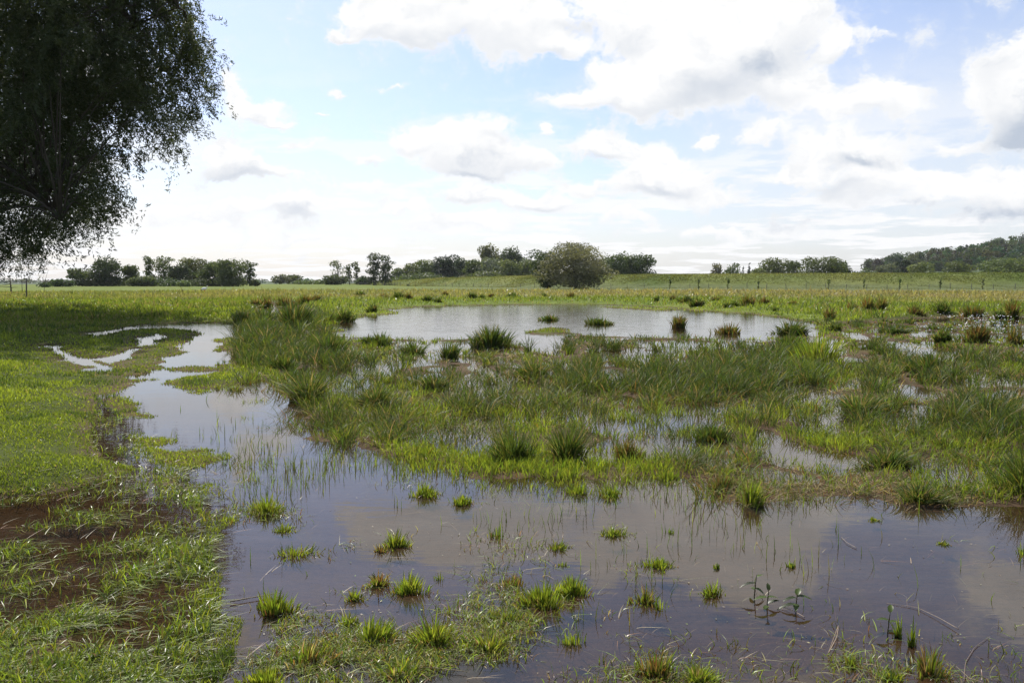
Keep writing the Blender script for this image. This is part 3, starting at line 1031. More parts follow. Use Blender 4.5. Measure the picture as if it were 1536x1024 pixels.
TREES = [
    # --- the grove far left
    ('shrub', 90, 414, 430, 16, 300, 'bush', 'dark', 'low dark bush left of the grove, half hidden under the hanging willow branches', 'bush'),
    ('shrub', 66, 421, 431, 9, 280, 'bush', 'dark', 'smallest dark bush at the far left below the big willow', 'bush'),
    ('tree', 124, 399, 430, 17, 320, 'round', 'mid', 'greyish green round tree just left of the tall dark one in the grove', 'tree'),
    ('tree', 159, 379, 430, 21, 320, 'round', 'dark', 'tall dense dark tree at the tip of the hanging willow branches', 'tree'),
    ('tree', 196, 392, 429, 12, 330, 'stem', 'mid', 'small crowned tree on a clear stem right of the tall dark tree', 'tree'),
    ('poplar_tree', 223, 385, 429, 7, 345, 'poplar', 'mid', 'slim upright poplar rising out of the middle of the left grove', 'tree'),
    ('poplar_tree', 246, 385, 429, 15, 350, 'poplar', 'mid', 'broad gappy poplar right of the slim upright one in the left grove', 'tree'),
    ('tree', 216, 407, 430, 21, 315, 'bush', 'mid', 'low spreading tree standing in front of the slim poplar', 'tree'),
    ('tree', 268, 394, 429, 17, 330, 'round', 'dark', 'dark rounded tree right of the broad gappy poplar', 'tree'),
    ('tree', 292, 384, 429, 18, 360, 'round', 'mid', 'tall domed tree at the back of the left grove', 'tree'),
    ('tree', 322, 389, 430, 20, 325, 'round', 'mid', 'bushy olive green tree left of the tree ending the grove in a dark dome', 'tree'),
    ('tree', 346, 384, 431, 21, 310, 'round', 'mid', 'largest dome of the left grove, reaching right down to the grass', 'tree'),
    ('poplar_tree', 374, 392, 428, 9, 340, 'poplar', 'dark', 'pointed dark tree closing the left grove on its right side', 'tree'),
    ('shrub', 275, 418, 430, 8, 300, 'bush', 'light', 'pale rounded shrub at the foot of the left grove', 'shrub'),
    ('shrub', 383, 417, 430, 6, 320, 'bush', 'dark', 'small dark shrub at the right foot of the pointed dark tree', 'shrub'),
    ('hedge', 245, 414, 431, 34, 318, 'bush', 'dark', 'dark undergrowth hedge under the slim poplar and its neighbours in the left grove', 'hedge'),
    ('hedge', 318, 413, 431, 40, 322, 'bush', 'dark', 'dark undergrowth hedge under the domed trees of the left grove', 'hedge'),
    ('hedge', 155, 418, 431, 40, 322, 'bush', 'dark', 'low hedge behind the foot of the tall dense dark tree', 'hedge'),
    # --- between the grove and the wood
    ('tree', 420, 411, 429, 13, 520, 'round', 'grey', 'small hazy round tree standing alone right of the left grove', 'tree'),
    ('tree', 441, 411, 429, 12, 530, 'round', 'mid', 'small hazy tree beside the lone round tree, right one of the pair', 'tree'),
    ('hedge', 470, 417, 429, 26, 480, 'bush', 'mid', 'long low hedge running to the sparse poplars', 'hedge'),
    ('poplar_tree', 506, 391, 429, 11, 430, 'sparse', 'grey', 'tall thin topped poplar rising over a bush, leftmost of the sparse poplars', 'tree'),
    ('shrub', 503, 407, 430, 15, 420, 'bush', 'mid', 'olive bush around the foot of the leftmost sparse poplar', 'bush'),
    ('poplar_tree', 524, 396, 428, 5, 430, 'sparse', 'mid', 'thinnest sparse poplar, middle of the three', 'tree'),
    ('poplar_tree', 535, 393, 428, 6, 430, 'sparse', 'mid', 'see through poplar just left of the dark twin trees', 'tree'),
    ('shrub', 545, 411, 429, 10, 420, 'bush', 'dark', 'dark bush between the sparse poplars and the twin trees', 'bush'),
    ('poplar_tree', 560, 381, 430, 10, 380, 'poplar', 'dark', 'left and taller of the dark twin trees standing alone in the meadow', 'tree'),
    ('poplar_tree', 577, 384, 429, 10, 382, 'poplar', 'dark', 'right hand one of the dark twin trees standing alone in the meadow', 'tree'),
    # --- the wood behind the dike
    ('tree', 598, 402, 428, 13, 520, 'round', 'mid', 'low tree where the wood behind the dike begins on its left', 'tree'),
    ('tree', 619, 393, 427, 15, 520, 'round', 'light', 'lighter tree second from the left end of the wood behind the dike', 'tree'),
    ('tree', 643, 388, 426, 16, 500, 'round', 'light', 'pale green tree left of the darkest tree of the wood', 'tree'),
    ('tree', 667, 381, 426, 18, 480, 'round', 'fir', 'darkest, almost black green round tree of the wood behind the dike', 'tree'),
    ('tree', 693, 385, 424, 15, 500, 'round', 'dark', 'dull dark tree right behind the darkest tree of the wood', 'tree'),
    ('tree', 713, 388, 424, 15, 470, 'round', 'mid', 'middle tree of the wood, right of the dull dark one', 'tree'),
    ('tree', 735, 362, 424, 16, 560, 'round', 'mid', 'highest tree of the wood with a lopsided crown above the others', 'tree'),
    ('tree', 767, 365, 424, 16, 560, 'round', 'dark', 'second high tree rising above the wood, right of the highest', 'tree'),
    ('tree', 797, 376, 422, 16, 570, 'sparse', 'dark', 'ragged thin topped tree showing over the wood next to the big willow', 'tree'),
    ('tree', 738, 384, 424, 18, 460, 'round', 'grey', 'greyish tree in front of the highest tree of the wood', 'tree'),
    ('tree', 768, 388, 424, 17, 440, 'round', 'light', 'smooth light green dome in the front of the wood', 'tree'),
    ('tree', 793, 387, 423, 18, 450, 'round', 'light', 'light tree touching the left side of the big round willow', 'tree'),
    ('shrub', 724, 408, 424, 8, 420, 'bush', 'grey', 'pale shrub at the front edge of the wood on the dike', 'shrub'),
    ('shrub', 695, 408, 424, 9, 430, 'bush', 'grey', 'pale shrub at the foot of the dull dark tree', 'shrub'),
    ('hedge', 640, 405, 428, 44, 470, 'bush', 'mid', 'bushy edge of the wood below the pale green tree', 'hedge'),
    ('hedge', 745, 400, 426, 52, 445, 'bush', 'mid', 'bushy front edge of the wood below the highest trees', 'hedge'),
    ('tree', 628, 398, 427, 18, 540, 'round', 'mid', 'tree filling the left part of the wood behind the two lighter trees', 'tree'),
    ('tree', 680, 388, 424, 20, 540, 'round', 'dark', 'tree at the back of the wood between the darkest and the dull dark tree', 'tree'),
    ('tree', 752, 378, 424, 24, 580, 'round', 'mid', 'tree filling the gap between the two highest trees of the wood', 'tree'),
    ('tree', 946, 382, 420, 20, 420, 'round', 'mid', 'tree behind the gap between the broad olive and the dark end tree', 'tree'),
    # --- right of the willow
    ('tree', 904, 384, 421, 15, 400, 'round', 'grey', 'greyish tree peeping out behind the right side of the big willow', 'tree'),
    ('tree', 932, 374, 420, 23, 390, 'round', 'mid', 'broad olive tree right of the big willow on the dike', 'tree'),
    ('tree', 962, 379, 420, 19, 385, 'round', 'dark', 'dark tree ending the row right of the big willow', 'tree'),
    ('tree', 989, 403, 416, 10, 700, 'bush', 'mid', 'small distant bush shape right of the dark tree on the dike', 'tree'),
    ('tree', 1034, 408, 415, 6, 800, 'bush', 'dark', 'tiny distant dark clump on the skyline between the two groups of trees', 'tree'),
    ('tree', 1061, 409, 415, 8, 800, 'bush', 'dark', 'tiny distant clump just left of the small pair of trees', 'tree'),
    # --- right hand skyline
    ('tree', 1075, 393, 416, 8, 520, 'round', 'grey', 'left tree of the small grey pair on the right skyline', 'tree'),
    ('tree', 1099, 394, 416, 12, 520, 'round', 'mid', 'right tree of the small grey pair on the right skyline', 'tree'),
    ('spruce_tree', 1124, 394, 416, 4, 560, 'fir', 'fir', 'pointed dark spruce, tallest of the spruces on the skyline', 'spruce'),
    ('spruce_tree', 1115, 400, 416, 4, 560, 'fir', 'fir', 'shorter spruce left of the tallest spruce on the skyline', 'spruce'),
    ('spruce_tree', 1107, 403, 416, 5, 565, 'fir', 'fir', 'shortest blunt spruce next to the small grey pair of trees', 'spruce'),
    ('tree', 1139, 397, 416, 10, 440, 'round', 'light', 'light green tree between the spruces and the dense round tree', 'tree'),
    ('tree', 1168, 384, 417, 22, 380, 'round', 'mid', 'dense dark green round tree right of the spruces', 'tree'),
    ('tree', 1193, 389, 417, 14, 390, 'round', 'mid', 'duller tree leaning against the dense round tree on its right', 'tree'),
    ('tree', 1236, 381, 417, 29, 370, 'round', 'mid', 'widest round tree on the right skyline', 'tree'),
    ('tree', 1262, 391, 416, 13, 400, 'round', 'dark', 'dark tree at the right shoulder of the widest round tree', 'tree'),
    ('tree', 1284, 398, 415, 12, 620, 'bush', 'dark', 'low dark distant tree right of the widest round tree', 'tree'),
    ('tree', 1305, 396, 415, 14, 650, 'bush', 'mid', 'low distant tree in the dip before the wooded hill', 'tree'),
    ('tree', 1325, 395, 415, 11, 520, 'round', 'grey', 'grey green round tree left of the ragged pine', 'tree'),
    ('tree', 1337, 391, 415, 8, 560, 'round', 'grey', 'slim grey tree touching the ragged pine', 'tree'),
    ('pine_tree', 1354, 386, 415, 13, 500, 'pine', 'fir', 'ragged dark pine at the left end of the wooded hill', 'pine'),
    ('tree', 1384, 390, 415, 19, 420, 'round', 'light', 'pale round tree in front of the wooded hill, right of the pine', 'tree'),
    ('tree', 1438, 389, 415, 18, 420, 'round', 'mid', 'green dome in front of the wooded hill, middle one of three', 'tree'),
    ('tree', 1498, 385, 415, 28, 400, 'round', 'light', 'broad light green tree below the wooded hill near the right edge', 'tree'),
    ('tree', 1538, 383, 415, 26, 405, 'round', 'light', 'light green tree cut by the right edge below the wooded hill', 'tree'),
    ('hedge', 1180, 399, 417, 46, 400, 'bush', 'mid', 'hedge under the dense round tree and its duller neighbour', 'hedge'),
    ('hedge', 1245, 398, 417, 46, 405, 'bush', 'dark', 'hedge under the widest round tree on the skyline', 'hedge'),
    ('hedge', 1390, 402, 416, 60, 440, 'bush', 'dark', 'dark hedge between the pale round tree and the green dome', 'hedge'),
    # --- the big round willow in front of the dike
    ('willow_tree', 822, 372, 428, 19, 232, 'round', 'dark', 'darker willow leaning on the left side of the big round willow', 'willow'),
    ('willow_tree', 862, 361, 429, 47, 226, 'round', 'silver', 'big round silvery willow standing alone in front of the dike', 'willow'),
]
for t in TREES:
    nn = {361: 15000, 372: 5000}.get(t[2]) if t[0] == 'willow_tree' else None
    tree(*t, n=nn)


# --- wooded hill at the right and the blue woods on the horizon
def forest(name, pts, hgt, wid, d_card, tone, label, per):
    Ps, Ns, Cs = [], [], []
    a, b = [np.array(q) for q in TONE[tone]]
    for (x, y) in pts:
        z = float(terrain(np.array([x]), np.array([y]))[0])
        hh, R = hgt * (0.75 + 0.5 * rs.rand()), wid * (0.75 + 0.5 * rs.rand())
        lob = lobes_for('round', None)
        P, Nn, tn = crown_points(lob, R, hh, per)
        Ps.append(P + np.array([x, y, z]))
        Ns.append(Nn)
        t = np.clip(0.2 + 0.5 * tn + 0.3 * rs.rand(per), 0, 1)[:, None]
        Cs.append((a * (1 - t) + b * t) * (1 + 0.2 * rs.randn(1, 3)).clip(0.6, 1.4))
    P, Nn, C_ = np.concatenate(Ps), np.concatenate(Ns), np.concatenate(Cs)
    o = link(name, cards(name, P, Nn, d_card * (0.6 + 0.8 * rs.rand(len(P))), 0.5, C_, M_LEAF))
    return tag(o, label, 'woods', None, 'stuff')


hp = []
for i in range(900):
    x, y = 430 + 620 * rs.rand(), 640 + 420 * rs.rand()
    if float(terrain(np.array([x]), np.array([y]))[0]) > 7 + 5 * rs.rand() and x / y < 0.95:
        hp.append((x, y))
forest('forest', hp, 17, 8, 2.6, 'dark', 'dark mixed woods covering the hill at the right edge', 330)
dp = [(x, 1900 + 300 * rs.rand()) for x in np.linspace(-1750, 1300, 170)]
forest('distant_woods', dp, 9, 20, 7, 'dark', 'thin bluish strip of woods on the horizon', 60)


# ------------------------------------------------------------------ the big overhanging willow at the left
def big_willow():
    D0, PX0 = 38.0, -80.0
    bx = (PX0 - 768) / F * D0
    z0 = float(terrain(np.array([bx]), np.array([D0]))[0])
    o = empty('willow_tree', (bx, D0, z0), 'huge dark willow overhanging the meadow with drooping branches, filling the upper left', 'willow')
    sil = np.array([(278, -30), (298, 30), (308, 80), (310, 120), (306, 160), (300, 190), (284, 228), (264, 244), (246, 226), (222, 222), (200, 252), (190, 285), (176, 318), (146, 346),
                    (110, 372), (60, 384), (-100, 388), (-380, 372), (-480, 200), (-460, -140), (-330, -300), (-60, -350), (130, -290), (240, -150)], float)

    def inside(px, py):
        return sd(sil, px, py)
    px = -490 + 830 * rs.rand(9000)
    py = -350 + 750 * rs.rand(9000)
    s = inside(px, py)
    ok = s > -2
    px, py, s = px[ok], py[ok], s[ok]
    # thinner towards the hanging edge
    pr = np.where(px > -60, np.clip(0.34 + s / 130, 0.34, 1), 0.5)
    gap = np.exp(-(((px - 215) / 45) ** 2 + ((py - 265) / 30) ** 2))
    gap2 = 0.8 * np.exp(-(((px - 255) / 30) ** 2 + ((py - 120) / 22) ** 2)) + 0.6 * np.exp(-(((px - 170) / 35) ** 2 + ((py - 210) / 25) ** 2))
    ok = rs.rand(len(px)) < pr * np.clip(1 - gap - gap2, 0.06, 1)
    px, py, s = px[ok][:1450], py[ok][:1450], s[ok][:1450]
    rho = np.clip(np.abs(px + 80) / 410, 0, 0.98)
    dd = D0 + (rs.rand(len(px)) * 2 - 1) * 10.5 * np.sqrt(1 - rho ** 2)
    X, Y, Z = at(px, py, dd)
    Cc = np.stack([X - bx, Y - D0, Z - z0], 1)
    # limbs
    far, ends = [int(np.argmax(Cc[:, 2]))], []
    dmin = np.full(len(Cc), 1e9)
    for _ in range(30):
        dmin = np.minimum(dmin, np.linalg.norm(Cc - Cc[far[-1]], axis=1))
        far.append(int(np.argmax(dmin)))
    nodes = []
    tk = np.linspace(0, 1, 8)
    tp = np.stack([0.5 * np.sin(tk * 2.2), 0.25 * np.sin(tk * 3), -0.3 + 4.2 * tk], 1)
    mb = Mesh()
    mb.tube(tp, 0.62 - 0.22 * tk + 0.25 * np.exp(-tk * 9), 12)
    link('trunk', mb.mesh('trunk', M_BARK), o)
    for e in far:
        E = Cc[e]
        S = tp[rs.randint(4, 8)]
        M_ = (S + E) / 2 + np.array([0, 0, 1.2 + 0.18 * np.linalg.norm(E - S)])
        k = np.linspace(0, 1, 14)[:, None]
        P = (1 - k) ** 2 * S + 2 * k * (1 - k) * M_ + k ** 2 * E
        P = P + 0.10 * np.cumsum(rs.randn(14, 3) * 0.5, 0) * k
        r = 0.15 * (1 - k[:, 0]) ** 0.8 + 0.018
        mb = Mesh()
        mb.tube(P, r, 7)
        nodes.append((P, r, mb))
    allP = np.concatenate([q[0] for q in nodes])
    own = np.repeat(np.arange(len(nodes)), 14)
    ks = np.tile(np.arange(14), len(nodes))
    used = np.zeros(len(allP))
    for i in range(len(Cc)):
        if i in far:
            continue
        dst = np.linalg.norm(allP - Cc[i], axis=1) + 0.6 * np.maximum(0, allP[:, 2] - Cc[i, 2] - 1.5) + np.where(ks < 3, 4, 0) + 0.35 * used
        j = int(np.argmin(dst))
        used[j] += 1
        S, E = allP[j], Cc[i]
        k = np.linspace(0, 1, 5)[:, None]
        P = S * (1 - k) + E * k + np.array([0, 0, 0.22 * np.linalg.norm(E - S)]) * (4 * k * (1 - k)) + 0.06 * rs.randn(5, 3) * (k * (1 - k)) * 4
        nodes[own[j]][2].tube(P, (0.035 * (1 - k[:, 0]) + 0.009), 4)
    for P, r, mb in nodes:
        link('limb', mb.mesh('limb', M_BARK), o)
    # hanging leafy strands
    LP, LU, LC = [], [], []
    for i in range(len(Cc)):
        ns = 15 if px[i] > -140 and py[i] > -120 else 5
        for q in range(ns):
            st = Cc[i] + rs.randn(3) * np.array([0.42, 0.42, 0.34]) + np.array([0, 0, 0.25])
            Ls = 0.35 + 0.95 * rs.rand() ** 1.3
            m = 34
            t = np.sort(rs.rand(m))
            hx = rs.randn(2) * 0.55
            Q = st + np.stack([hx[0] * t * (1 - 0.4 * t), hx[1] * t * (1 - 0.4 * t), -Ls * t ** 1.3], 1) + rs.randn(m, 3) * 0.07
            U = np.stack([0.6 * rs.randn(m) + hx[0], 0.6 * rs.randn(m) + hx[1], -0.75 + 0.55 * rs.randn(m)], 1)
            LP.append(Q)
            LU.append(U)
            LC.append(np.full(m, rs.rand()))
    LP, LU, LC = np.concatenate(LP), np.concatenate(LU), np.concatenate(LC)
    n = len(LP)
    t = (0.6 * LC + 0.4 * rs.rand(n))[:, None]
    c = np.array([0.030, 0.045, 0.018]) * (1 - t) + np.array([0.085, 0.105, 0.050]) * t
    link('crown', cards('crown', LP, rs.randn(n, 3), 0.11 + 0.10 * rs.rand(n), 0.27, c, M_WLEAF, LU), o)
    return o


big_willow()

# ------------------------------------------------------------------ tussocks and tufts that stand apart
KIND = {   # blade height factor spread, bend, blade count, colours, weights, material
    'rush': (0.75, 420, [DARK * 0.9, BLUE, OLIVE, STRAW], [0.6, 0.22, 0.12, 0.06], 'rush_tussock'),
    'arched': (1.25, 460, [DARK * 0.9, OLIVE, BLUE, STRAW], [0.58, 0.14, 0.16, 0.12], 'sedge_tussock'),
    'brown': (0.6, 300, [OLIVE, RUST * 0.8, STRAW * 0.7, DARK], [0.4, 0.25, 0.15, 0.2], 'rush_tussock'),
    'tuft': (0.55, 230, [LIME, GREEN, OLIVE], [0.5, 0.4, 0.1], 'grass_tuft'),
    'spread': (0.9, 170, [LIME, GREEN, OLIVE, STRAW], [0.4, 0.35, 0.15, 0.1], 'grass_tuft'),
    'thin': (0.35, 45, [GREEN, DARK, LIME], [0.4, 0.3, 0.3], 'grass_tuft'),
    'mixed': (0.6, 160, [GREEN, OLIVE, RUST, STRAW], [0.4, 0.2, 0.22, 0.18], 'grass_tuft'),
}


def tussock(px, py, wpx, hpx, kind, label, cat=None, group=None):
    x, y = [float(q) for q in gp(px, py)]
    d = math.hypot(x, y)
    z0 = float(terrain(np.array([x]), np.array([y]))[0])
    R = wpx / 2 / F * d
    Hgt = hpx / F * d
    be, n, cols, pr, name = KIND[kind]
    n = int(n * (1.5 if wpx > 55 else 1.0) * (0.7 if d > 30 else 1.0))
    n = int(n * (0.75 + 0.5 * rs.rand()))
    a = rs.rand(n) * 6.28
    q = np.sqrt(rs.rand(n))
    nsub = rs.randint(3, 7)
    sa, sr = rs.rand(nsub) * 6.28, (0.52 if kind not in ('thin', 'spread', 'mixed') else 0.40) * np.sqrt(rs.rand(nsub))
    sid = rs.choice(nsub, n, p=rs.dirichlet(np.full(nsub, 2.0)))
    sx, sy = sr[sid] * np.cos(sa[sid]) + 0.58 * q * np.cos(a), sr[sid] * np.sin(sa[sid]) + 0.58 * q * np.sin(a)
    a = np.arctan2(sy, sx)
    q = np.clip(np.hypot(sx, sy), 0, 1.1)
    sh_ = (0.6 + 0.7 * rs.rand(nsub))[sid]
    r = q * R * (0.72 if kind in ('rush', 'arched', 'brown') else 0.8)
    lump = 1 + 0.35 * np.sin(a * 3 + px) + 0.2 * np.sin(a * 5 + py)
    r = r * lump
    yy = 0.75
    if 'tuft' in name:
        sk = rs.rand(n) < 0.34
        r = np.where(sk, r * 1.3 + R * 0.25 * rs.rand(n), r)
    else:
        sk = np.zeros(n, bool)
    gz = terrain(x + r * np.cos(a), y + yy * r * np.sin(a))
    base = np.stack([r * np.cos(a), yy * r * np.sin(a), np.maximum(gz, -0.004 if 'tuft' in name else -0.03) - 0.01 - max(z0, -0.03) + (0.10 * Hgt * (1 - q) if 'tuft' in name else 0)], 1)
    h = Hgt * (0.82 if 'tuft' not in name else 1.0) * sh_ * (0.45 + 0.75 * rs.rand(n)) * (1.08 - 0.4 * q) * np.where(sk, 0.5, 1)
    bend = be * (0.15 + 0.9 * q) * (0.6 + 0.8 * rs.rand(n))
    w = np.maximum((0.0045 if 'tuft' in name else 0.0055) + 0.003 * rs.rand(n), minw(d, 0.8))
    c = pick(n, cols, pr, 0.2)
    dead = sk & (rs.rand(n) < 0.35)
    c[dead] = pick(int(dead.sum()), [STRAW * 0.8, RUST, OLIVE], [0.4, 0.3, 0.3])
    me = blades(name, base, h, w, a + 0.6 * rs.randn(n), bend, c, M_GRASS if 'tuft' in name else M_RUSH, 3, sheath=0.4)
    return tag(link(name, me, None, (x, y, max(z0, -0.03))), label, cat or name.replace('_', ' '), group)


# clumps that dot the meadow behind the pond, from left to right
FARROW = [(384, 461, 26, 16, 'brown'), (402, 460, 30, 19, 'brown'), (428, 459, 34, 18, 'brown'), (455, 458, 36, 17, 'brown'), (478, 457, 24, 16, 'brown'),
          (540, 447, 22, 8, 'rush'), (562, 470, 30, 17, 'rush'), (576, 450, 18, 9, 'brown'), (597, 452, 22, 11, 'rush'), (613, 453, 18, 12, 'brown'), (640, 456, 20, 13, 'rush'), (657, 457, 16, 10, 'rush'),
          (669, 447, 14, 8, 'brown'), (706, 452, 20, 11, 'rush'), (722, 452, 14, 9, 'rush'), (738, 450, 14, 8, 'brown'), (770, 450, 26, 9, 'rush'), (817, 449, 12, 7, 'rush'), (858, 450, 22, 9, 'brown'),
          (986, 456.5, 8, 10, 'rush'), (1008, 454, 16, 9, 'brown'), (1028, 458, 24, 15, 'rush'), (1047, 462, 24, 16, 'rush'), (1073, 456, 26, 10, 'brown'), (1090, 465, 14, 9, 'rush'),
          (1102, 464, 16, 13, 'rush'), (1122, 464, 28, 17, 'brown'), (1144, 461, 24, 17, 'brown'), (1162, 470, 14, 12, 'rush'), (1190, 463, 26, 10, 'brown'),
          (1243, 482, 26, 20, 'brown'), (1280, 473, 30, 19, 'brown'), (1303, 474, 26, 21, 'brown'), (1320, 473, 20, 24, 'brown'), (1372, 476, 34, 17, 'brown'), (1414, 474, 34, 18, 'rush'),
          (1462, 476, 40, 19, 'brown'), (1498, 478, 20, 22, 'rush'), (1518, 477, 26, 24, 'brown')]
ORD = ['first', 'second', 'third', 'fourth', 'fifth', 'sixth', 'seventh', 'eighth', 'ninth', 'tenth', 'eleventh', 'twelfth', 'thirteenth', 'fourteenth', 'fifteenth', 'sixteenth', 'seventeenth', 'eighteenth', 'nineteenth', 'twentieth']
cnt = {}
for px, py, w_, h_, kd in FARROW:
    zone = 'above the left marsh edge' if px < 500 else 'in the row left of the lone clump' if px < 980 else 'in the row right of the lone clump' if px < 1220 else 'in the row above the white flowers'
    if px == 986:
        tussock(px, py, w_, h_, kd, 'narrow dark rush clump standing alone at the waterline of the pond', 'rush tussock', 'rush clumps on the meadow behind the pond')
        continue
    i = cnt.get(zone, 0)
    cnt[zone] = i + 1
    look = 'brownish' if kd == 'brown' else 'dark green'
    tussock(px, py, w_, h_, kd, f'{look} rush clump, {ORD[i]} from the left {zone}', 'rush tussock', 'rush clumps on the meadow behind the pond')

MARSHT = [
    (828, 480, 44, 13, 'rush', 'left one of the two rush islets in the middle of the pond'),
    (896, 486, 62, 18, 'rush', 'right and larger of the two rush islets in the middle of the pond'),
    (1018, 491, 32, 22, 'brown', 'brownish rounded rush clump rising at the near shore of the pond'),
    (1092, 500, 60, 26, 'brown', 'wide brown tinged clump at the near shore, right of the rounded one'),
    (1186, 500, 62, 26, 'arched', 'bushy dark clump at the right end of the pond'),
    (1252, 497, 30, 16, 'rush', 'dark clump beside the right end of the pond'),
    (1340, 500, 40, 16, 'rush', 'low dark clump left of the white flowers'),
    (1412, 514, 24, 24, 'rush', 'round dark clump just below the white flowers'),
    (1520, 517, 32, 34, 'brown', 'reddish brown upright clump at the right edge below the flowers'),
    (1468, 515, 44, 34, 'brown', 'loose tall clump between the round dark one and the reddish brown one'),
    (515, 482, 40, 28, 'rush', 'dark clump at the left tip of the pond'),
    (440, 492, 70, 44, 'rush', 'tall rush clump at the upper left of the marsh'),
    (398, 485, 44, 30, 'rush', 'rush clump at the end of the shaded rivulet'),
    (400, 520, 70, 34, 'arched', 'drooping clump over the right bank of the channel'),
    (492, 532, 66, 52, 'rush', 'tallest dark clump in the left half of the marsh'),
    (464, 602, 76, 52, 'arched', 'arching sedge clump with a dark hollow at the corner of the channel'),
    (425, 556, 50, 32, 'rush', 'clump above the arching sedge on the channel bank'),
    (570, 518, 64, 38, 'rush', 'green rush clump by the left near shore of the pond'),
    (622, 530, 46, 30, 'arched', 'low drooping clump right of the green rush clump by the pond'),
    (670, 538, 54, 36, 'rush', 'dark rush clump in the middle of the near shore'),
    (735, 520, 70, 36, 'rush', 'clump with tall thin stalks right at the pond inlet'),
    (565, 612, 80, 38, 'arched', 'broad sedge mound in the left of the marsh'),
    (650, 585, 60, 32, 'arched', 'flattish sedge mound in the centre of the marsh'),
    (800, 565, 74, 34, 'arched', 'sedge mound below the pond inlet'),
    (775, 690, 110, 56, 'rush', 'large fresh dark clump at the front edge of the marsh'),
    (848, 690, 80, 66, 'rush', 'tall upright clump right of the large one at the marsh front'),
    (940, 688, 60, 42, 'brown', 'straw coloured clump right of the tall upright one'),
    (1065, 660, 90, 52, 'rush', 'dark clump left of the small pool in the right marsh'),
    (985, 570, 70, 34, 'rush', 'clump right of the open pocket of water in the marsh'),
    (1090, 560, 80, 34, 'arched', 'spreading dark mound in the upper right marsh'),
    (1225, 545, 80, 44, 'tuft', 'bright yellow green grass mound in the right of the marsh'),
    (1180, 520, 44, 28, 'rush', 'dark clump left of the bright yellow green mound'),
    (1290, 620, 90, 40, 'arched', 'drooping mound in the middle of the right marsh'),
    (1480, 625, 100, 46, 'arched', 'large arching mound near the right edge'),
    (1400, 560, 70, 36, 'rush', 'rush clump above the large arching mound at the right'),
    (1330, 700, 80, 44, 'arched', 'low clump at the front of the right marsh'),
    (1125, 757, 42, 40, 'tuft', 'yellowish pointed clump standing in water before the right marsh'),
    (1545, 742, 120, 84, 'rush', 'big dark spiky rush clump cut by the right edge'),
    (1380, 752, 90, 32, 'arched', 'sprawling dark sedge over the open water at the right'),
    (1080, 735, 70, 34, 'brown', 'straw and green clump left of the yellowish pointed one'),
]
for px, py, w_, h_, kd, lb in MARSHT:
    tussock(px, py, w_, h_, kd, lb, 'grass clump' if kd == 'tuft' else 'rush tussock')

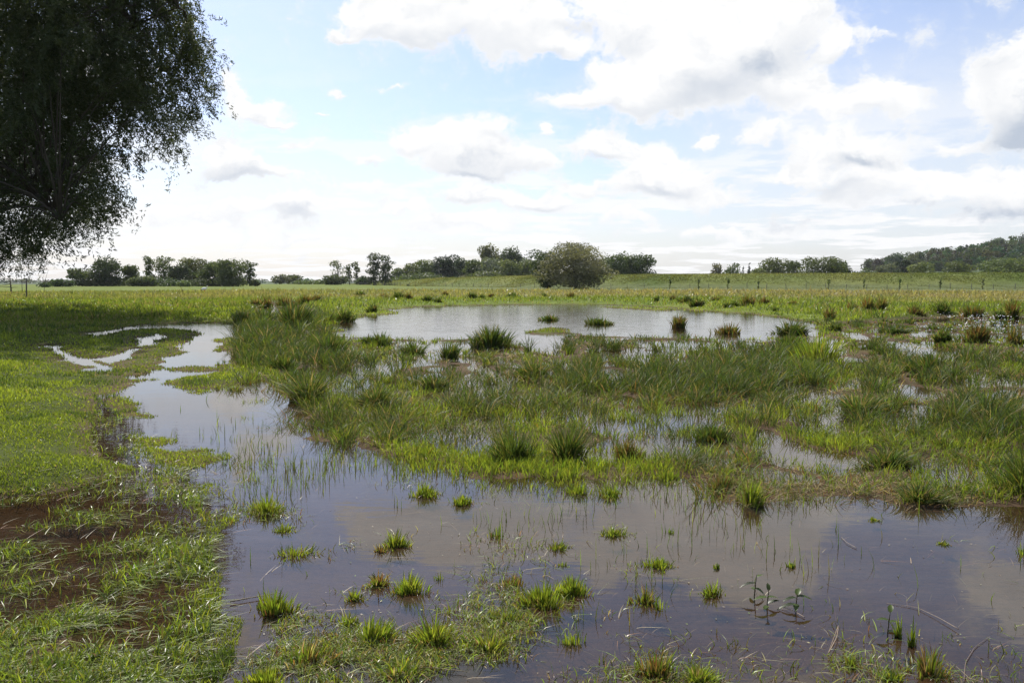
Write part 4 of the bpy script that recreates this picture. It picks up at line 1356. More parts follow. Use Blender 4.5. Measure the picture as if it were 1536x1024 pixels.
TUFTS = [
    (402, 766, 58, 26, 'tuft', 'dense lime green tuft in calm water near the left bank'),
    (632, 742, 56, 20, 'tuft', 'flat green tuft left of the small round one in mid water'),
    (692, 755, 40, 22, 'tuft', 'small round lime tuft in mid water'),
    (592, 819, 36, 28, 'tuft', 'pointed green tuft alone between the mid water and the foreground'),
    (570, 826, 26, 14, 'mixed', 'brownish scrap of grass touching the pointed green tuft'),
    (425, 795, 50, 14, 'spread', 'thin low patch of grass just below the dense lime tuft'),
    (440, 832, 96, 20, 'spread', 'long low mat of yellowish grass left of the pointed tuft'),
    (746, 804, 30, 24, 'thin', 'loose upright stems in mid water right of the pointed tuft'),
    (868, 741, 46, 18, 'tuft', 'left tuft of the pair close to the marsh front'),
    (917, 743, 40, 18, 'tuft', 'right tuft of the pair close to the marsh front'),
    (1000, 718, 54, 14, 'tuft', 'bright low strip of grass right of the pair by the marsh front'),
    (918, 802, 38, 16, 'tuft', 'small flat tuft in open water below the marsh front pair'),
    (986, 850, 52, 20, 'tuft', 'lone bright oval tuft in the reflection of the big cloud'),
    (835, 823, 48, 16, 'spread', 'wispy low patch left of the small flat tuft'),
    (845, 848, 30, 14, 'thin', 'few short stems below the wispy patch'),
    (612, 888, 56, 32, 'tuft', 'bright compact tuft in the centre left foreground'),
    (568, 878, 40, 28, 'mixed', 'dry brownish grass joined to the bright compact tuft'),
    (530, 898, 40, 20, 'spread', 'low patch left of the bright compact tuft'),
    (660, 868, 26, 16, 'thin', 'tiny ring of stems right of the bright compact tuft'),
    (815, 908, 64, 44, 'tuft', 'left half of the big twin tuft in the foreground'),
    (858, 890, 66, 42, 'tuft', 'right half of the big twin tuft in the foreground'),
    (770, 878, 70, 16, 'mixed', 'sparse straw coloured grass above the big twin tuft'),
    (410, 918, 76, 40, 'tuft', 'bright tuft at the edge of the flooded bank'),
    (525, 935, 34, 20, 'tuft', 'little tuft left of the foreground cushion'),
    (553, 962, 62, 38, 'tuft', 'upright fresh green tuft in the left centre foreground'),
    (650, 962, 80, 44, 'spread', 'rounded grass cushion with pale dead edges in the foreground'),
    (735, 975, 70, 44, 'spread', 'open green cushion right of the rounded cushion'),
    (762, 930, 44, 22, 'tuft', 'small green tuft above the open cushion'),
    (460, 990, 90, 40, 'mixed', 'mixed green and brown tuft near the bottom left of the water'),
    (400, 1022, 80, 36, 'tuft', 'bright tuft at the bottom edge beside the flooded bank'),
    (600, 1012, 110, 30, 'spread', 'loose mat of grass at the bottom edge below the cushions'),
    (966, 902, 46, 26, 'mixed', 'rusty green tuft right of the big twin tuft'),
    (992, 912, 34, 20, 'thin', 'few bent blades touching the rusty green tuft'),
    (1070, 892, 34, 24, 'tuft', 'small splayed tuft left of the leafy water plants'),
    (1076, 852, 18, 14, 'thin', 'tiny sprig above the small splayed tuft'),
    (1005, 798, 22, 12, 'thin', 'tiny sprig left of the cloud reflection'),
    (1187, 850, 16, 18, 'thin', 'two thin upright stems in the cloud reflection'),
    (1310, 780, 22, 7, 'spread', 'flat floating scrap of grass in the dark water'),
    (1412, 815, 24, 10, 'spread', 'pale scrap of floating grass on the right open water'),
    (1368, 968, 14, 42, 'thin', 'narrow upright bunch of blades right of the small leafy plant'),
    (1350, 955, 12, 30, 'thin', 'few short blades between the leafy plant and the narrow bunch'),
    (1393, 1012, 56, 38, 'mixed', 'rust brown and green tuft at the bottom right'),
    (1342, 1018, 44, 20, 'spread', 'green scrap left of the rust brown tuft'),
    (1275, 996, 26, 18, 'spread', 'small dull tuft alone in the brown shallows'),
    (985, 1012, 62, 46, 'mixed', 'tuft at the bottom edge in the centre right'),
    (1045, 1022, 50, 28, 'spread', 'low green grass at the bottom edge beside the centre right tuft'),
    (860, 965, 60, 22, 'thin', 'half drowned bluish blades below the big twin tuft'),
    (1535, 830, 26, 16, 'thin', 'thin sprig at the right edge of the water'),
]
for px, py, w_, h_, kd, lb in TUFTS:
    tussock(px, py, w_ * 1.12, h_ * 0.95, kd, lb)


# --- low ragged mats of grass between the tufts in the lower left water
def mats():
    x, y = scatter(150000, 290, 1560, 690, 1090)
    px, py = proj(x, y, 0 * x)
    s = water_sd(x, y)
    n1 = fbm(x + 61, y + 15, 0.42, 3)
    n2 = fbm(x + 8, y + 25, 0.12, 2)
    zone = np.clip((py - 790) / 150, 0.0, 1) * np.clip((1020 - px) / 330, 0.10, 1)
    zone = zone + 0.9 * np.exp(-((px - 350) / 60) ** 2) * np.clip((py - 690) / 60, 0, 1)
    for tx, ty, tw, th__, tk, tl in TUFTS:
        if tk != 'thin':
            zone = zone + 0.85 * np.exp(-(((px - tx) / (tw * 0.85)) ** 2 + ((py - ty + th__ * 0.1) / (tw * 0.30)) ** 2))
    keep = (s > -0.1) & (rs.rand(len(x)) < zone * np.clip(0.06 + 2.2 * n1 + 0.9 * n2, 0.0, 0.7))
    x, y = x[keep], y[keep]
    N = len(x)
    flat = rs.rand(N) < 0.4
    h = 0.02 + 0.05 * rs.rand(N)
    c = pick(N, [GREEN, LIME, OLIVE, RUST, STRAW], [0.35, 0.28, 0.17, 0.08, 0.12])
    return blades('grass_mat', np.stack([x, y, np.full(N, -0.006)], 1), h, np.maximum(0.0032 + 0.0025 * rs.rand(N), minw(np.hypot(x, y), 0.7)), rs.rand(N) * 6.28, np.where(flat, 1.6 + rs.rand(N), 0.3 + 0.5 * rs.rand(N)), c, M_WET, 3, droop=0.45)


stuff('grass_mats', mats(), 'low ragged mats of grass between the tufts in the shallow water')


# --- flecks of dead leaf and seed floating on the water
def flecks():
    x, y = scatter(5200, 60, 1560, 560, 1060)
    s = water_sd(x, y)
    n = fbm(x + 31, y - 12, 0.8, 3)
    keep = (s > -0.1) & (rs.rand(len(x)) < np.clip(0.25 + 1.6 * n, 0.03, 1))
    x, y = x[keep], y[keep]
    N = len(x)
    P = np.stack([x, y, 0.003 + 0.002 * rs.rand(N)], 1)
    nn = np.stack([0.15 * rs.randn(N), 0.15 * rs.randn(N), np.ones(N)], 1)
    sz = np.maximum(0.006 + 0.014 * rs.rand(N) ** 2, minw(np.hypot(x, y), 0.8))
    return cards('floating_flecks', P, nn, sz, 0.4, pick(N, [STRAW, RUST * 0.6, GREEN, STRAW * 0.5], [0.35, 0.25, 0.2, 0.2]), M_STRAW)


stuff('floating_leaves', flecks(), 'tiny flecks of dead leaf and seed floating on the water')


# ------------------------------------------------------------------ broad leaved plants in the shallow water
def leaf(mb, p0, dirv, L_, wd, col, sag=0.3):
    dirv = np.array(dirv, float)
    dirv /= np.linalg.norm(dirv)
    sd_ = np.cross(dirv, [0, 0, 1])
    sd_ /= np.linalg.norm(sd_) + 1e-9
    nrm = np.cross(sd_, dirv)
    ts = np.linspace(0, 1, 7)
    v = []
    for t in ts:
        c = np.array(p0) + dirv * L_ * t - np.array([0, 0, 1]) * sag * L_ * t * t
        ww = wd * math.sin(math.pi * min(1, 0.06 + 0.94 * t ** 0.8)) ** 0.8
        v += [c - sd_ * ww + nrm * ww * 0.35, c, c + sd_ * ww + nrm * ww * 0.35]
    f = []
    for i in range(6):
        for j in range(2):
            a = i * 3 + j
            f.append((a, a + 1, a + 4, a + 3))
    mb.add(v, f, col)


def water_plant(px, py, hgt, leaves, label, lean=(0.1, 0.0)):
    x, y = [float(q) for q in gp(px, py)]
    o = empty('water_plant', (x, y, -0.05), label, 'water plant', 'broad leaved plants in the shallow water')
    k = np.linspace(0, 1, 6)
    mb = Mesh()
    P = np.stack([lean[0] * hgt * k ** 1.5, lean[1] * hgt * k, (hgt + 0.05) * k], 1)
    mb.tube(P, 0.0035 - 0.0015 * k, 6, (0.06, 0.05, 0.02))
    link('stem', mb.mesh('stem', M_TINT), o)
    for (t, az, el, L_, wd, col) in leaves:
        mb = Mesh()
        p0 = np.array([np.interp(t, k, P[:, j]) for j in range(3)])
        a = math.radians(az)
        leaf(mb, p0, (math.cos(a), math.sin(a), el), L_ * 1.3, wd * 1.25, np.array(col) * (1 + 0.15 * rs.randn()))
        link('leaf', mb.mesh('leaf', M_GRASS), o)
    return o


LG, LD = (0.10, 0.15, 0.03), (0.04, 0.06, 0.015)
water_plant(1131, 894, 0.115, [(0.72, 185, 0.05, 0.065, 0.011, LD), (0.55, -20, -0.3, 0.04, 0.014, LD), (0.9, 20, 0.5, 0.04, 0.007, LG), (0.25, 178, -0.05, 0.05, 0.009, LD), (0.5, 100, 0.2, 0.045, 0.01, LG)], 'leafy water plant with a bare stalk tip, left of the group of three')
water_plant(1150, 909, 0.085, [(0.95, 80, 1.2, 0.045, 0.008, LD), (0.7, 190, 0.2, 0.06, 0.012, LG), (0.7, 20, 0.1, 0.05, 0.010, LG), (0.45, 0, 0.6, 0.06, 0.012, LD), (0.4, 240, 0.1, 0.045, 0.010, LG)], 'leafy water plant in the middle of the group of three')
water_plant(1193, 913, 0.075, [(0.85, 190, 0.1, 0.06, 0.011, LD), (0.9, -5, 0.1, 0.06, 0.013, LG), (0.6, 185, 0.0, 0.08, 0.012, LD), (0.6, 250, 0.1, 0.05, 0.012, LG), (0.95, 60, 0.7, 0.05, 0.012, LG)], 'leafy water plant with drooping pale leaves, right of the group of three')
water_plant(1331, 948, 0.10, [(0.95, 60, 1.0, 0.045, 0.010, LG), (0.7, 170, 0.3, 0.045, 0.011, LG), (0.65, -10, 0.3, 0.04, 0.010, LG), (0.35, 10, 0.0, 0.055, 0.011, LD), (0.3, 190, 0.0, 0.05, 0.010, LD)], 'single leafy plant with upright yellow green top in the dark shallows')


def stalk(pts, r, col, label):
    w = []
    for px, py, z in pts:
        x, y = gp(px, py)
        w.append((float(x), float(y), z))
    w = np.array(w)
    k = np.linspace(0, 1, 12)
    q = np.linspace(0, 1, len(w))
    P = np.stack([np.interp(k, q, w[:, j]) for j in range(3)], 1)
    c0 = P[0].copy()
    mb = Mesh()
    mb.tube(P - c0, r * (1.1 - 0.6 * k), 5, col)
    o = link('straw_stalk', mb.mesh('straw_stalk', M_TINT), None, c0)
    return tag(o, label, 'stalk')


stalk([(1438, 947, 0.012), (1410, 930, 0.010), (1375, 912, 0.006), (1330, 905, 0.003)], 0.002, (0.24, 0.18, 0.13), 'long bent pale stalk lying on the dark water at the right')
stalk([(1446, 1024, 0.006), (1448, 995, 0.006), (1462, 972, 0.006), (1485, 955, 0.004)], 0.0018, (0.16, 0.11, 0.08), 'curved reddish stalk on the water near the bottom right corner')
stalk([(1285, 823, 0.006), (1270, 815, 0.008), (1262, 806, 0.004)], 0.002, (0.25, 0.19, 0.14), 'short pale stalk floating in mid water at the right')
stalk([(1207, 927, 0.006), (1190, 918, 0.008), (1172, 911, 0.01)], 0.002, (0.3, 0.22, 0.15), 'pale stalk pointing out from under the leafy water plants')
stalk([(1243, 985, 0.02), (1255, 962, 0.02), (1258, 945, 0.03), (1240, 985, 0.0)], 0.002, (0.28, 0.2, 0.12), 'kinked thin stalk sticking out of the brown shallows')
stalk([(345, 905, 0.012), (372, 900, 0.012), (395, 896, 0.012), (425, 891, 0.01)], 0.0035, (0.3, 0.24, 0.14), 'straight straw stalk lying from the flooded bank into the water')
stalk([(575, 1010, 0.01), (640, 1004, 0.012), (700, 1010, 0.01)], 0.003, (0.28, 0.21, 0.13), 'pale straw stalk lying across the bottom centre')


# ------------------------------------------------------------------ fence along the foot of the dike, saplings on its slope
def fence():
    pts = []
    for i in range(len(DIKE) - 1):
        ax, ay, _ = DIKE[i]
        bx, by, _ = DIKE[i + 1]
        n = max(2, int(math.hypot(bx - ax, by - ay) / 5.0))
        nx, ny = (ay - by), (bx - ax)
        l_ = math.hypot(nx, ny)
        sgn = -1 if (ny > 0) == (ay > 0) else 1
        for k in range(n):
            t = k / n
            qx, qy = ax + (bx - ax) * t, ay + (by - ay) * t
            ox, oy = nx / l_ * 21 * sgn, ny / l_ * 21 * sgn
            if math.hypot(qx + ox, qy + oy) > math.hypot(qx, qy):
                ox, oy = -ox, -oy
            pts.append((qx + ox, qy + oy))
    pts = [p for p in pts if -80 < p[0] < 165 and (p[0] / p[1]) < 0.68]
    cx, cy = pts[len(pts) // 2]
    cz = float(terrain(np.array([cx]), np.array([cy]))[0])
    o = empty('wire_fence', (cx, cy, cz), 'long wire fence of weathered wooden posts along the foot of the dike', 'fence')
    tops = []
    for (x, y) in pts:
        z = float(terrain(np.array([x]), np.array([y]))[0])
        hh = 1.25 + 0.45 * rs.rand()
        lx, ly = 0.06 * rs.randn(2)
        mb = Mesh()
        k = np.linspace(-0.3, 1, 4)
        mb.tube(np.stack([lx * k, ly * k, hh * k], 1), 0.07, 6, (0.10, 0.085, 0.07))
        link('post', mb.mesh('post', M_TINT), o, (x - cx, y - cy, z - cz))
        tops.append((x - cx, y - cy, z - cz))
    for f in (0.45, 0.8, 1.12):
        mb = Mesh()
        mb.tube(np.array(tops) + np.array([0, 0, f]), 0.012, 4, (0.2, 0.2, 0.2))
        link('wire', mb.mesh('wire', M_TINT), o)


fence()
SAP = [(1005, 426, 11, 3, 'leaning thin sapling on the dike slope, left of the fence posts by the dip'), (1048, 426, 10, 3, 'bare thin sapling on the dike slope below the small grey pair of trees'),
       (1092, 426, 9, 4, 'leafy little sapling on the dike slope right of the bare one'), (1138, 425, 8, 3, 'short sapling on the dike slope below the light green tree'),
       (1243, 427, 10, 5, 'sapling on the dike slope below the widest round tree'), (1296, 427, 12, 4, 'tallest sapling on the dike slope'),
       (1350, 425, 8, 3, 'faint sapling on the dike slope below the ragged pine'), (1411, 424, 9, 4, 'round topped sapling on the dike slope'), (1475, 423, 9, 5, 'bushiest sapling on the dike slope, the rightmost one'),
       (668, 431, 8, 3, 'left sapling beside the fence below the darkest tree'), (612, 433, 7, 2.5, 'small sapling at the left end of the fence')]
for px, py, h_, w_, lb in SAP:
    tree('sapling', px, py - h_, py, w_ * 0.6, 212 if px > 700 else 330, 'stem', 'light', lb, 'sapling', n=46, group='saplings on the dike slope')

# thin trees and a dead one at the far left under the willow
for px, py, top, d, lean, label, nm in [
    (69, 433, 404, 120, 0.25, 'thin bare sapling leaning right under the tips of the big willow', 'sapling'),
    (32, 441, 404, 95, 0.0, 'straight bare sapling left of the leaning one', 'sapling'),
    (15, 444, 412, 85, -0.05, 'dead branching little tree at the far left under the willow', 'dead_tree'),
]:
    x, y, z = [float(q) for q in at(px, top, d)]
    z0 = float(terrain(np.array([x]), np.array([y]))[0])
    hh = z - z0
    o = empty(nm, (x - lean * hh * 0.5, y, z0), label, 'dead tree' if nm == 'dead_tree' else 'sapling')
    mb = Mesh()
    k = np.linspace(0, 1, 7)
    P = np.stack([lean * hh * k ** 2, 0 * k, -0.2 + (hh + 0.2) * k], 1)
    mb.tube(P, (0.08 if nm == 'dead_tree' else 0.035) * (1.1 - 0.8 * k), 6)
    link('trunk', mb.mesh('trunk', M_BARK), o)
    for j in range(7 if nm == 'dead_tree' else 3):
        t = 0.4 + 0.55 * rs.rand()
        s = np.array([np.interp(t, k, P[:, i]) for i in range(3)])
        a = rs.rand() * 6.28
        L_ = hh * (0.25 + 0.4 * rs.rand()) * (1 if nm == 'dead_tree' else 0.4)
        kk = np.linspace(0, 1, 4)[:, None]
        mb = Mesh()
        mb.tube(s + kk * np.array([math.cos(a), math.sin(a), 0.15 * rs.randn()]) * L_, 0.035 * (1.1 - 0.8 * kk[:, 0]), 5)
        link('branch', mb.mesh('branch', M_BARK), o)

x, y = [float(q) for q in gp(40, 452)]
z0 = float(terrain(np.array([x]), np.array([y]))[0])
o = empty('fence_post', (x, y, z0), 'slim weathered post standing in the grass at the far left', 'post')
mb = Mesh()
k = np.linspace(-0.3, 1, 4)
mb.tube(np.stack([0.05 * k, 0 * k, 1.5 * k], 1), 0.05, 7, (0.10, 0.085, 0.07))
link('pole', mb.mesh('pole', M_TINT), o)
mb = Mesh()
mb.ellipsoid((0.05, 0, 1.5), (0.06, 0.06, 0.03), 8, 5, (0.12, 0.10, 0.08))
link('cap', mb.mesh('cap', M_TINT), o)


# ------------------------------------------------------------------ white bird in the far meadow
def bird():
    x, y = [float(q) for q in gp(307, 444.5)]
    z0 = float(terrain(np.array([x]), np.array([y]))[0])
    o = empty('bird', (x, y, z0), 'white bird with dark tail standing in the far left meadow', 'bird')
    mb = Mesh()
    Wh = (0.8, 0.8, 0.78)
    k = np.linspace(0, 1, 10)
    body = np.stack([-0.26 + 0.46 * k, 0 * k, 0.46 + 0.10 * np.sin(k * 2.2)], 1)
    mb.tube(body, 0.03 + 0.115 * np.sin(math.pi * np.clip(0.1 + 0.85 * k, 0, 1)) ** 0.8, 10, Wh)
    neck = np.array([(0.17, 0, 0.56), (0.24, 0, 0.64), (0.24, 0, 0.74), (0.25, 0, 0.80), (0.29, 0, 0.82), (0.325, 0, 0.81)])
    mb.tube(neck, [0.065, 0.04, 0.032, 0.035, 0.042, 0.02], 8, Wh)
    link('body', mb.mesh('body', M_TINT), o)
    mb = Mesh()
    mb.tube(np.array([(0.32, 0, 0.81), (0.40, 0, 0.79), (0.47, 0, 0.765)]), [0.016, 0.010, 0.003], 6, (0.45, 0.08, 0.03))
    link('beak', mb.mesh('beak', M_TINT), o)
    mb = Mesh()
    mb.tube(np.array([(-0.12, 0, 0.53), (-0.26, 0, 0.47), (-0.36, 0, 0.42)]), [0.085, 0.07, 0.02], 8, (0.02, 0.02, 0.02))
    link('tail', mb.mesh('tail', M_TINT), o)
    for s_ in (-1, 1):
        mb = Mesh()
        mb.tube(np.array([(0, 0.05 * s_, 0.44), (0.03, 0.05 * s_, 0.24), (0.0, 0.05 * s_, 0.02)]), [0.02, 0.013, 0.012], 6, (0.45, 0.09, 0.04))
        mb.tube(np.array([(0, 0.05 * s_, 0.02), (0.04, 0.05 * s_, 0.01), (0.09, 0.05 * s_, 0.005)]), [0.012, 0.012, 0.006], 5, (0.45, 0.09, 0.04))
        link('leg', mb.mesh('leg', M_TINT), o)


bird()

# ------------------------------------------------------------------ sky, sun, camera
SUN_AZ, SUN_EL = math.radians(-24), math.radians(49)
SKY_STRENGTH = 0.10
w = bpy.data.worlds.new('World')
scene.world = w
w.use_nodes = True
nt = w.node_tree
nt.nodes.clear()
L = nt.links.new
out = nd(nt, 'ShaderNodeOutputWorld')
bg = nd(nt, 'ShaderNodeBackground')
bg.inputs['Strength'].default_value = SKY_STRENGTH
L(bg.outputs[0], out.inputs['Surface'])
sky = nd(nt, 'ShaderNodeTexSky', sky_type='NISHITA')
sky.sun_disc = False
sky.sun_elevation = SUN_EL
sky.sun_rotation = SUN_AZ
sky.air_density = 1.0
sky.dust_density = 1.2
sky.ozone_density = 1.0
tc = nd(nt, 'ShaderNodeTexCoord')
sep = nd(nt, 'ShaderNodeSeparateXYZ')
L(tc.outputs['Generated'], sep.inputs[0])


def M(op, a, b=None, c=None):
    n = nd(nt, 'ShaderNodeMath', operation=op)
    for i, q in enumerate((a, b, c)):
        if q is None:
            continue
        if isinstance(q, (int, float)):
            n.inputs[i].default_value = q
        else:
            L(q, n.inputs[i])
    return n.outputs[0]


def MR(v, a, b, c, d, sm=True):
    n = nd(nt, 'ShaderNodeMapRange', interpolation_type='SMOOTHSTEP' if sm else 'LINEAR')
    for i, q in enumerate((v, a, b, c, d)):
        if isinstance(q, (int, float)):
            n.inputs[i].default_value = q
        else:
            L(q, n.inputs[i])
    return n.outputs[0]


def MIX(f, a, b):
    n = nd(nt, 'ShaderNodeMix', data_type='RGBA')
    for sck, q in ((n.inputs[0], f), (n.inputs[6], a), (n.inputs[7], b)):
        if isinstance(q, (int, float, tuple)):
            sck.default_value = q if not isinstance(q, tuple) else tuple(q) + (1,)
        else:
            L(q, sck)
    return n.outputs[2]


azm = M('ARCTAN2', sep.outputs['X'], sep.outputs['Y'])
elv = M('ARCSINE', sep.outputs['Z'])
comb = nd(nt, 'ShaderNodeCombineXYZ')
L(azm, comb.inputs[0])
L(elv, comb.inputs[1])


def NZ(vec, scale, detail, rough=0.55, lac=2.0):
    n = nd(nt, 'ShaderNodeTexNoise')
    n.inputs['Scale'].default_value = scale
    n.inputs['Detail'].default_value = detail
    n.inputs['Roughness'].default_value = rough
    L(vec, n.inputs['Vector'])
    return n


mpv = nd(nt, 'ShaderNodeMapping')
mpv.inputs['Scale'].default_value = (1, 1.5, 1)
L(comb.outputs[0], mpv.inputs['Vector'])
warp = NZ(mpv.outputs[0], 9, 6, 0.6)
sub = nd(nt, 'ShaderNodeVectorMath', operation='SUBTRACT')
L(warp.outputs['Color'], sub.inputs[0])
sub.inputs[1].default_value = (0.5, 0.5, 0.5)
scl = nd(nt, 'ShaderNodeVectorMath', operation='SCALE')
L(sub.outputs[0], scl.inputs[0])
scl.inputs['Scale'].default_value = 0.085
wv_ = nd(nt, 'ShaderNodeVectorMath', operation='ADD')
L(comb.outputs[0], wv_.inputs[0])
L(scl.outputs[0], wv_.inputs[1])
P_ = wv_.outputs[0]


def dirpx(px, py):
    dx, dy, dz = ray(px, py)
    n = math.sqrt(dx * dx + dy * dy + dz * dz)
    return math.atan2(dx, dy), math.asin(dz / n)


# the cumulus field, one ellipse after another (place in the sky, half sizes, weight)
CLOUDS = [(500, 132, 20, 7, .6), (478, 165, 16, 6, .6), (592, 128, 40, 8, .55), (548, 238, 34, 9, .6), (1140, 205, 48, 18, .75), (1178, 268, 52, 14, .75), (1425, 205, 46, 16, .55), (905, 108, 30, 10, .7), (1330, 60, 40, 8, .45), (600, 318, 50, 11, .7), (925, 330, 60, 11, .7), (1380, 262, 50, 16, .7), (1060, 205, 26, 10, .6), (450, 210, 40, 7, .5), (690, 12, 175, 52, 1), (600, 25, 95, 34, 1), (520, 48, 34, 10, .9), (790, 52, 80, 42, 1), (835, 82, 42, 18, .9), (950, 25, 75, 62, 1), (1120, 45, 150, 80, 1.1), (1050, 112, 120, 55, 1.1), (870, 142, 52, 18, .9),
          (965, 130, 75, 36, 1), (1180, 135, 62, 32, 1), (1250, 75, 28, 16, .9), (1325, 142, 48, 34, .85), (1262, 168, 80, 26, .7), (690, 212, 100, 40, 1.1), (625, 206, 42, 18, .9), (722, 246, 105, 22, 1), (795, 238, 40, 18, .8),
          (815, 187, 12, 9, .8), (905, 218, 64, 26, .9), (1000, 248, 76, 42, 1), (985, 276, 100, 26, .9), (865, 280, 40, 14, .8), (385, 158, 42, 22, 1), (420, 177, 22, 8, .9), (352, 140, 12, 12, .8), (350, 236, 58, 27, 1), (395, 264, 100, 20, .9), (330, 215, 36, 18, .9),
          (440, 316, 60, 24, .95), (310, 312, 110, 18, .7), (545, 288, 75, 16, .5), (720, 294, 100, 22, .9), (815, 312, 80, 20, .9), (690, 338, 100, 16, .75), (470, 354, 110, 9, .5), (1080, 345, 160, 14, .6), (1515, 132, 62, 60, 1.15), (1545, 180, 40, 30, 1), (1265, 236, 90, 40, .9), (1290, 292, 115, 30, .8), (1510, 290, 100, 52, .85),
          (1080, 300, 60, 16, .5), (130, 330, 100, 24, .8), (40, 240, 100, 36, 1), (120, 80, 100, 40, .9), (-200, 150, 200, 60, 1), (1700, 60, 120, 70, 1), (1800, 240, 140, 60, .9), (1560, -85, 80, 55, 1), (1130, -45, 120, 50, 1), (900, -30, 60, 30, .9),
          (600, -260, 160, 70, .9), (1250, -320, 200, 80, .9), (250, -160, 120, 50, .9), (700, -500, 200, 90, .9), (1500, -520, 180, 90, .9), (200, -480, 160, 80, .9)]
SHADES = [(370, 268, 70, 9, .4), (700, 262, 70, 8, .35), (640, 70, 60, 10, .25), (960, 60, 40, 30, .25), (820, 318, 50, 7, .3), (900, 232, 40, 7, .3), (1130, 95, 70, 30, .55), (1190, 40, 50, 40, .3), (1540, 190, 55, 32, .8), (1500, 110, 30, 30, .35), (1292, 248, 40, 13, .7), (1260, 290, 70, 14, .5), (720, 240, 80, 14, .35), (740, 215, 40, 10, .3), (640, 8, 60, 14, .3), (850, 50, 50, 16, .35), (440, 322, 50, 10, .4),
          (345, 255, 60, 10, .3), (1500, 325, 90, 14, .55), (1370, 310, 60, 8, .4), (1190, 335, 60, 8, .3), (700, 300, 60, 8, .2), (985, 285, 70, 10, .25), (1060, 130, 60, 20, .3)]


def field(lst, vec, pos=False):
    acc = None
    for px, py, rx, ry, wt in lst:
        a0, e0 = dirpx(px, py)
        s2 = nd(nt, 'ShaderNodeVectorMath', operation='MULTIPLY_ADD')
        L(vec, s2.inputs[0])
        s2.inputs[1].default_value = (F / rx, F / ry, 0)
        s2.inputs[2].default_value = (-a0 * F / rx, -e0 * F / ry, 1)
        s3 = nd(nt, 'ShaderNodeVectorMath', operation='DOT_PRODUCT')
        L(s2.outputs[0], s3.inputs[0])
        L(s2.outputs[0], s3.inputs[1])
        v = M('MULTIPLY', M('POWER', math.exp(-1.7), s3.outputs['Value']), wt * math.exp(1.7))
        q = nd(nt, 'ShaderNodeVectorMath', operation='SCALE')
        L(s2.outputs[0], q.inputs[0])
        L(v, q.inputs['Scale'])
        if acc is None:
            acc = q.outputs[0]
        else:
            ad_ = nd(nt, 'ShaderNodeVectorMath', operation='ADD')
            L(acc, ad_.inputs[0])
            L(q.outputs[0], ad_.inputs[1])
            acc = ad_.outputs[0]
    sp_ = nd(nt, 'ShaderNodeSeparateXYZ')
    L(acc, sp_.inputs[0])
    return (sp_.outputs['Z'], M('DIVIDE', sp_.outputs['Y'], M('ADD', sp_.outputs['Z'], 0.02))) if pos else sp_.outputs['Z']


D, low = field(CLOUDS, P_, True)
fine_n = NZ(P_, 26, 7, 0.66)
lowf = NZ(mpv.outputs[0], 5, 4, 0.55)
Dn = M('ADD', D, M('MULTIPLY', M('SUBTRACT', fine_n.outputs[0], 0.5), 1.75))
cov = MR(Dn, 0.20, 0.62, 0.0, 1.0)
veil = M('MULTIPLY', MR(Dn, 0.02, 0.5, 0.0, 1.0), 0.45)
# thin layered cloud towards the horizon and over the rest of the sky
zc = M('ADD', M('MAXIMUM', sep.outputs['Z'], 0.0), 0.06)
c2 = nd(nt, 'ShaderNodeCombineXYZ')
L(M('DIVIDE', sep.outputs['X'], zc), c2.inputs[0])
L(M('DIVIDE', sep.outputs['Y'], zc), c2.inputs[1])
lay = NZ(c2.outputs[0], 0.85, 8, 0.6)
lay_c = M('MULTIPLY', MR(lay.outputs[0], 0.48, 0.56, 0.0, 1.0), MR(elv, 0.05, 0.26, 0.95, 0.05))
haze_c = MR(elv, -0.02, 0.19, 0.62, 0.0)
right_veil = M('MULTIPLY', M('MULTIPLY', MR(azm, 0.02, 0.35, 0.0, 0.62), MR(elv, 0.16, 0.30, 1.0, 0.25)), MR(elv, 0.0, 0.05, 0.4, 1.0))
shade = M('MULTIPLY', field(SHADES, P_), MR(fine_n.outputs[0], 0.3, 0.7, 0.75, 1.25))
belly = M('MULTIPLY', MR(M('ADD', low, M('MULTIPLY', M('SUBTRACT', fine_n.outputs[0], 0.5), 1.6)), 0.1, -0.8, 0.0, 0.46), MR(D, 0.25, 0.8, 0.3, 1.0))
shade = M('ADD', shade, belly)
shade = M('MINIMUM', M('ADD', shade, M('MULTIPLY', MR(fine_n.outputs[0], 0.46, 0.72, 0, 1), 0.26)), 1.0)
WHITE = 7.9
LIT = 8.7
cl_lit = (LIT, LIT * 0.995, LIT * 0.985)
cl_shd = (WHITE * 0.54, WHITE * 0.61, WHITE * 0.72)
cloud = MIX(shade, cl_lit, cl_shd)
SKYGAIN = 1.25
gain = nd(nt, 'ShaderNodeVectorMath', operation='MULTIPLY')
L(sky.outputs[0], gain.inputs[0])
gain.inputs[1].default_value = (SKYGAIN * 0.83, SKYGAIN * 0.86, SKYGAIN * 1.0)
hz = MIX(M('MAXIMUM', haze_c, right_veil), gain.outputs[0], (WHITE * 0.88, WHITE * 0.925, WHITE * 0.985))
s1_ = MIX(lay_c, hz, (WHITE * 1.05, WHITE * 1.05, WHITE * 1.06))
s2_ = MIX(veil, s1_, (WHITE * 0.94, WHITE * 0.965, WHITE))
s3_ = MIX(cov, s2_, cloud)
L(s3_, bg.inputs['Color'])
try:
    w.cycles.sampling_method = 'MANUAL'
    w.cycles.sample_map_resolution = 512
except Exception:
    pass

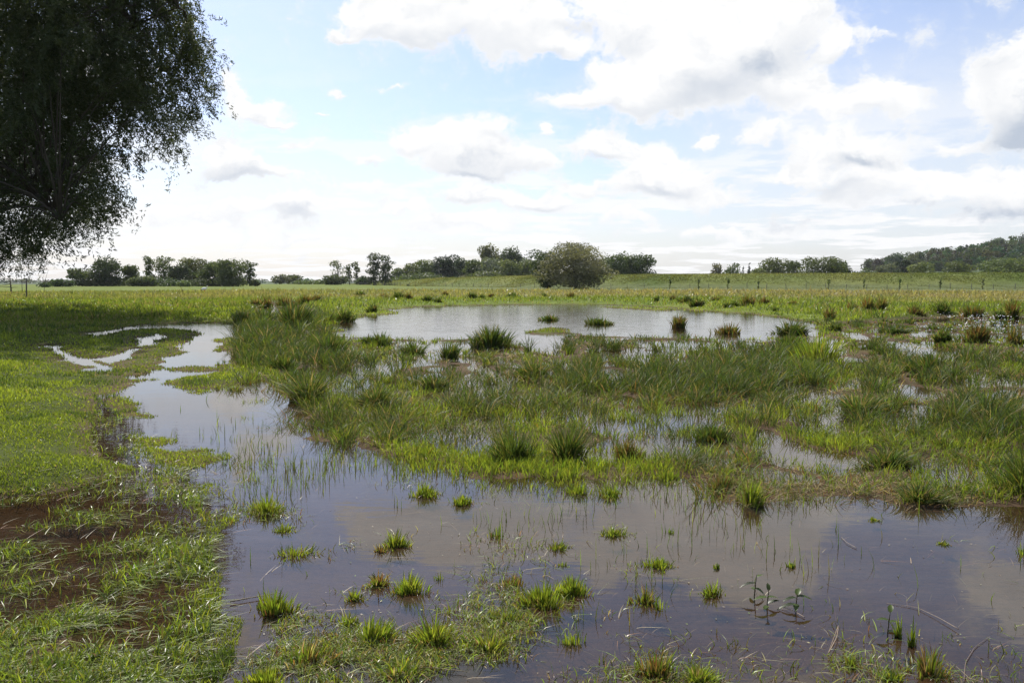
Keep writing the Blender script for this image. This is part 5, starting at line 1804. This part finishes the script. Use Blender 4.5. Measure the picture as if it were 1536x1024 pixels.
sl = bpy.data.lights.new('sun', 'SUN')
sl.energy = 5.0
sl.angle = math.radians(0.53)
sl.color = (1.0, 0.95, 0.87)
so = bpy.data.objects.new('sun', sl)
COL.objects.link(so)
sv = Vector((math.sin(SUN_AZ) * math.cos(SUN_EL), math.cos(SUN_AZ) * math.cos(SUN_EL), math.sin(SUN_EL)))
so.rotation_euler = (-sv).to_track_quat('-Z', 'Y').to_euler()
so.location = (0, 0, 60)

cam = bpy.data.cameras.new('camera')
cam.sensor_fit = 'HORIZONTAL'
cam.sensor_width = 36
cam.lens = F / W * 36
cam.clip_start = 0.05
cam.clip_end = 20000
co = bpy.data.objects.new('camera', cam)
COL.objects.link(co)
co.location = (0, 0, CH)
co.rotation_euler = (math.pi / 2 - PITCH, 0, 0)
scene.camera = co

vs = scene.view_settings
vs.view_transform = 'Standard'
vs.look = 'None'
vs.exposure = 0.3
vs.gamma = 1.0
vs.use_curve_mapping = False
cy = scene.cycles
cy.max_bounces = 8
cy.diffuse_bounces = 2
cy.glossy_bounces = 3
cy.transmission_bounces = 4
cy.transparent_max_bounces = 10
cy.sample_clamp_indirect = 6
cy.caustics_reflective = False
cy.caustics_refractive = False

# ------------------------------------------------------------------ thin summer haze
m, nt, out = new_mat('air')
vp = nd(nt, 'ShaderNodeVolumePrincipled')
vp.inputs['Color'].default_value = (0.93, 0.96, 1.0, 1)
vp.inputs['Density'].default_value = 0.00005
vp.inputs['Anisotropy'].default_value = 0.2
nt.links.new(vp.outputs[0], out.inputs['Volume'])
hz0, hz1 = np.array([-2700, -60, -12.0]), np.array([2700, 2700, 150.0])
hv = np.array([[x, y, z] for z in (hz0[2], hz1[2]) for y in (hz0[1], hz1[1]) for x in (hz0[0], hz1[0])])
hf = np.array([(0, 2, 3, 1), (4, 5, 7, 6), (0, 1, 5, 4), (2, 6, 7, 3), (0, 4, 6, 2), (1, 3, 7, 5)])
tag(link('haze', mesh_from('haze', hv, hf.ravel(), np.arange(6) * 4, np.full(6, 4), m)), 'thin summer haze over the meadows', 'haze', None, 'stuff')
cy.volume_bounces = 0
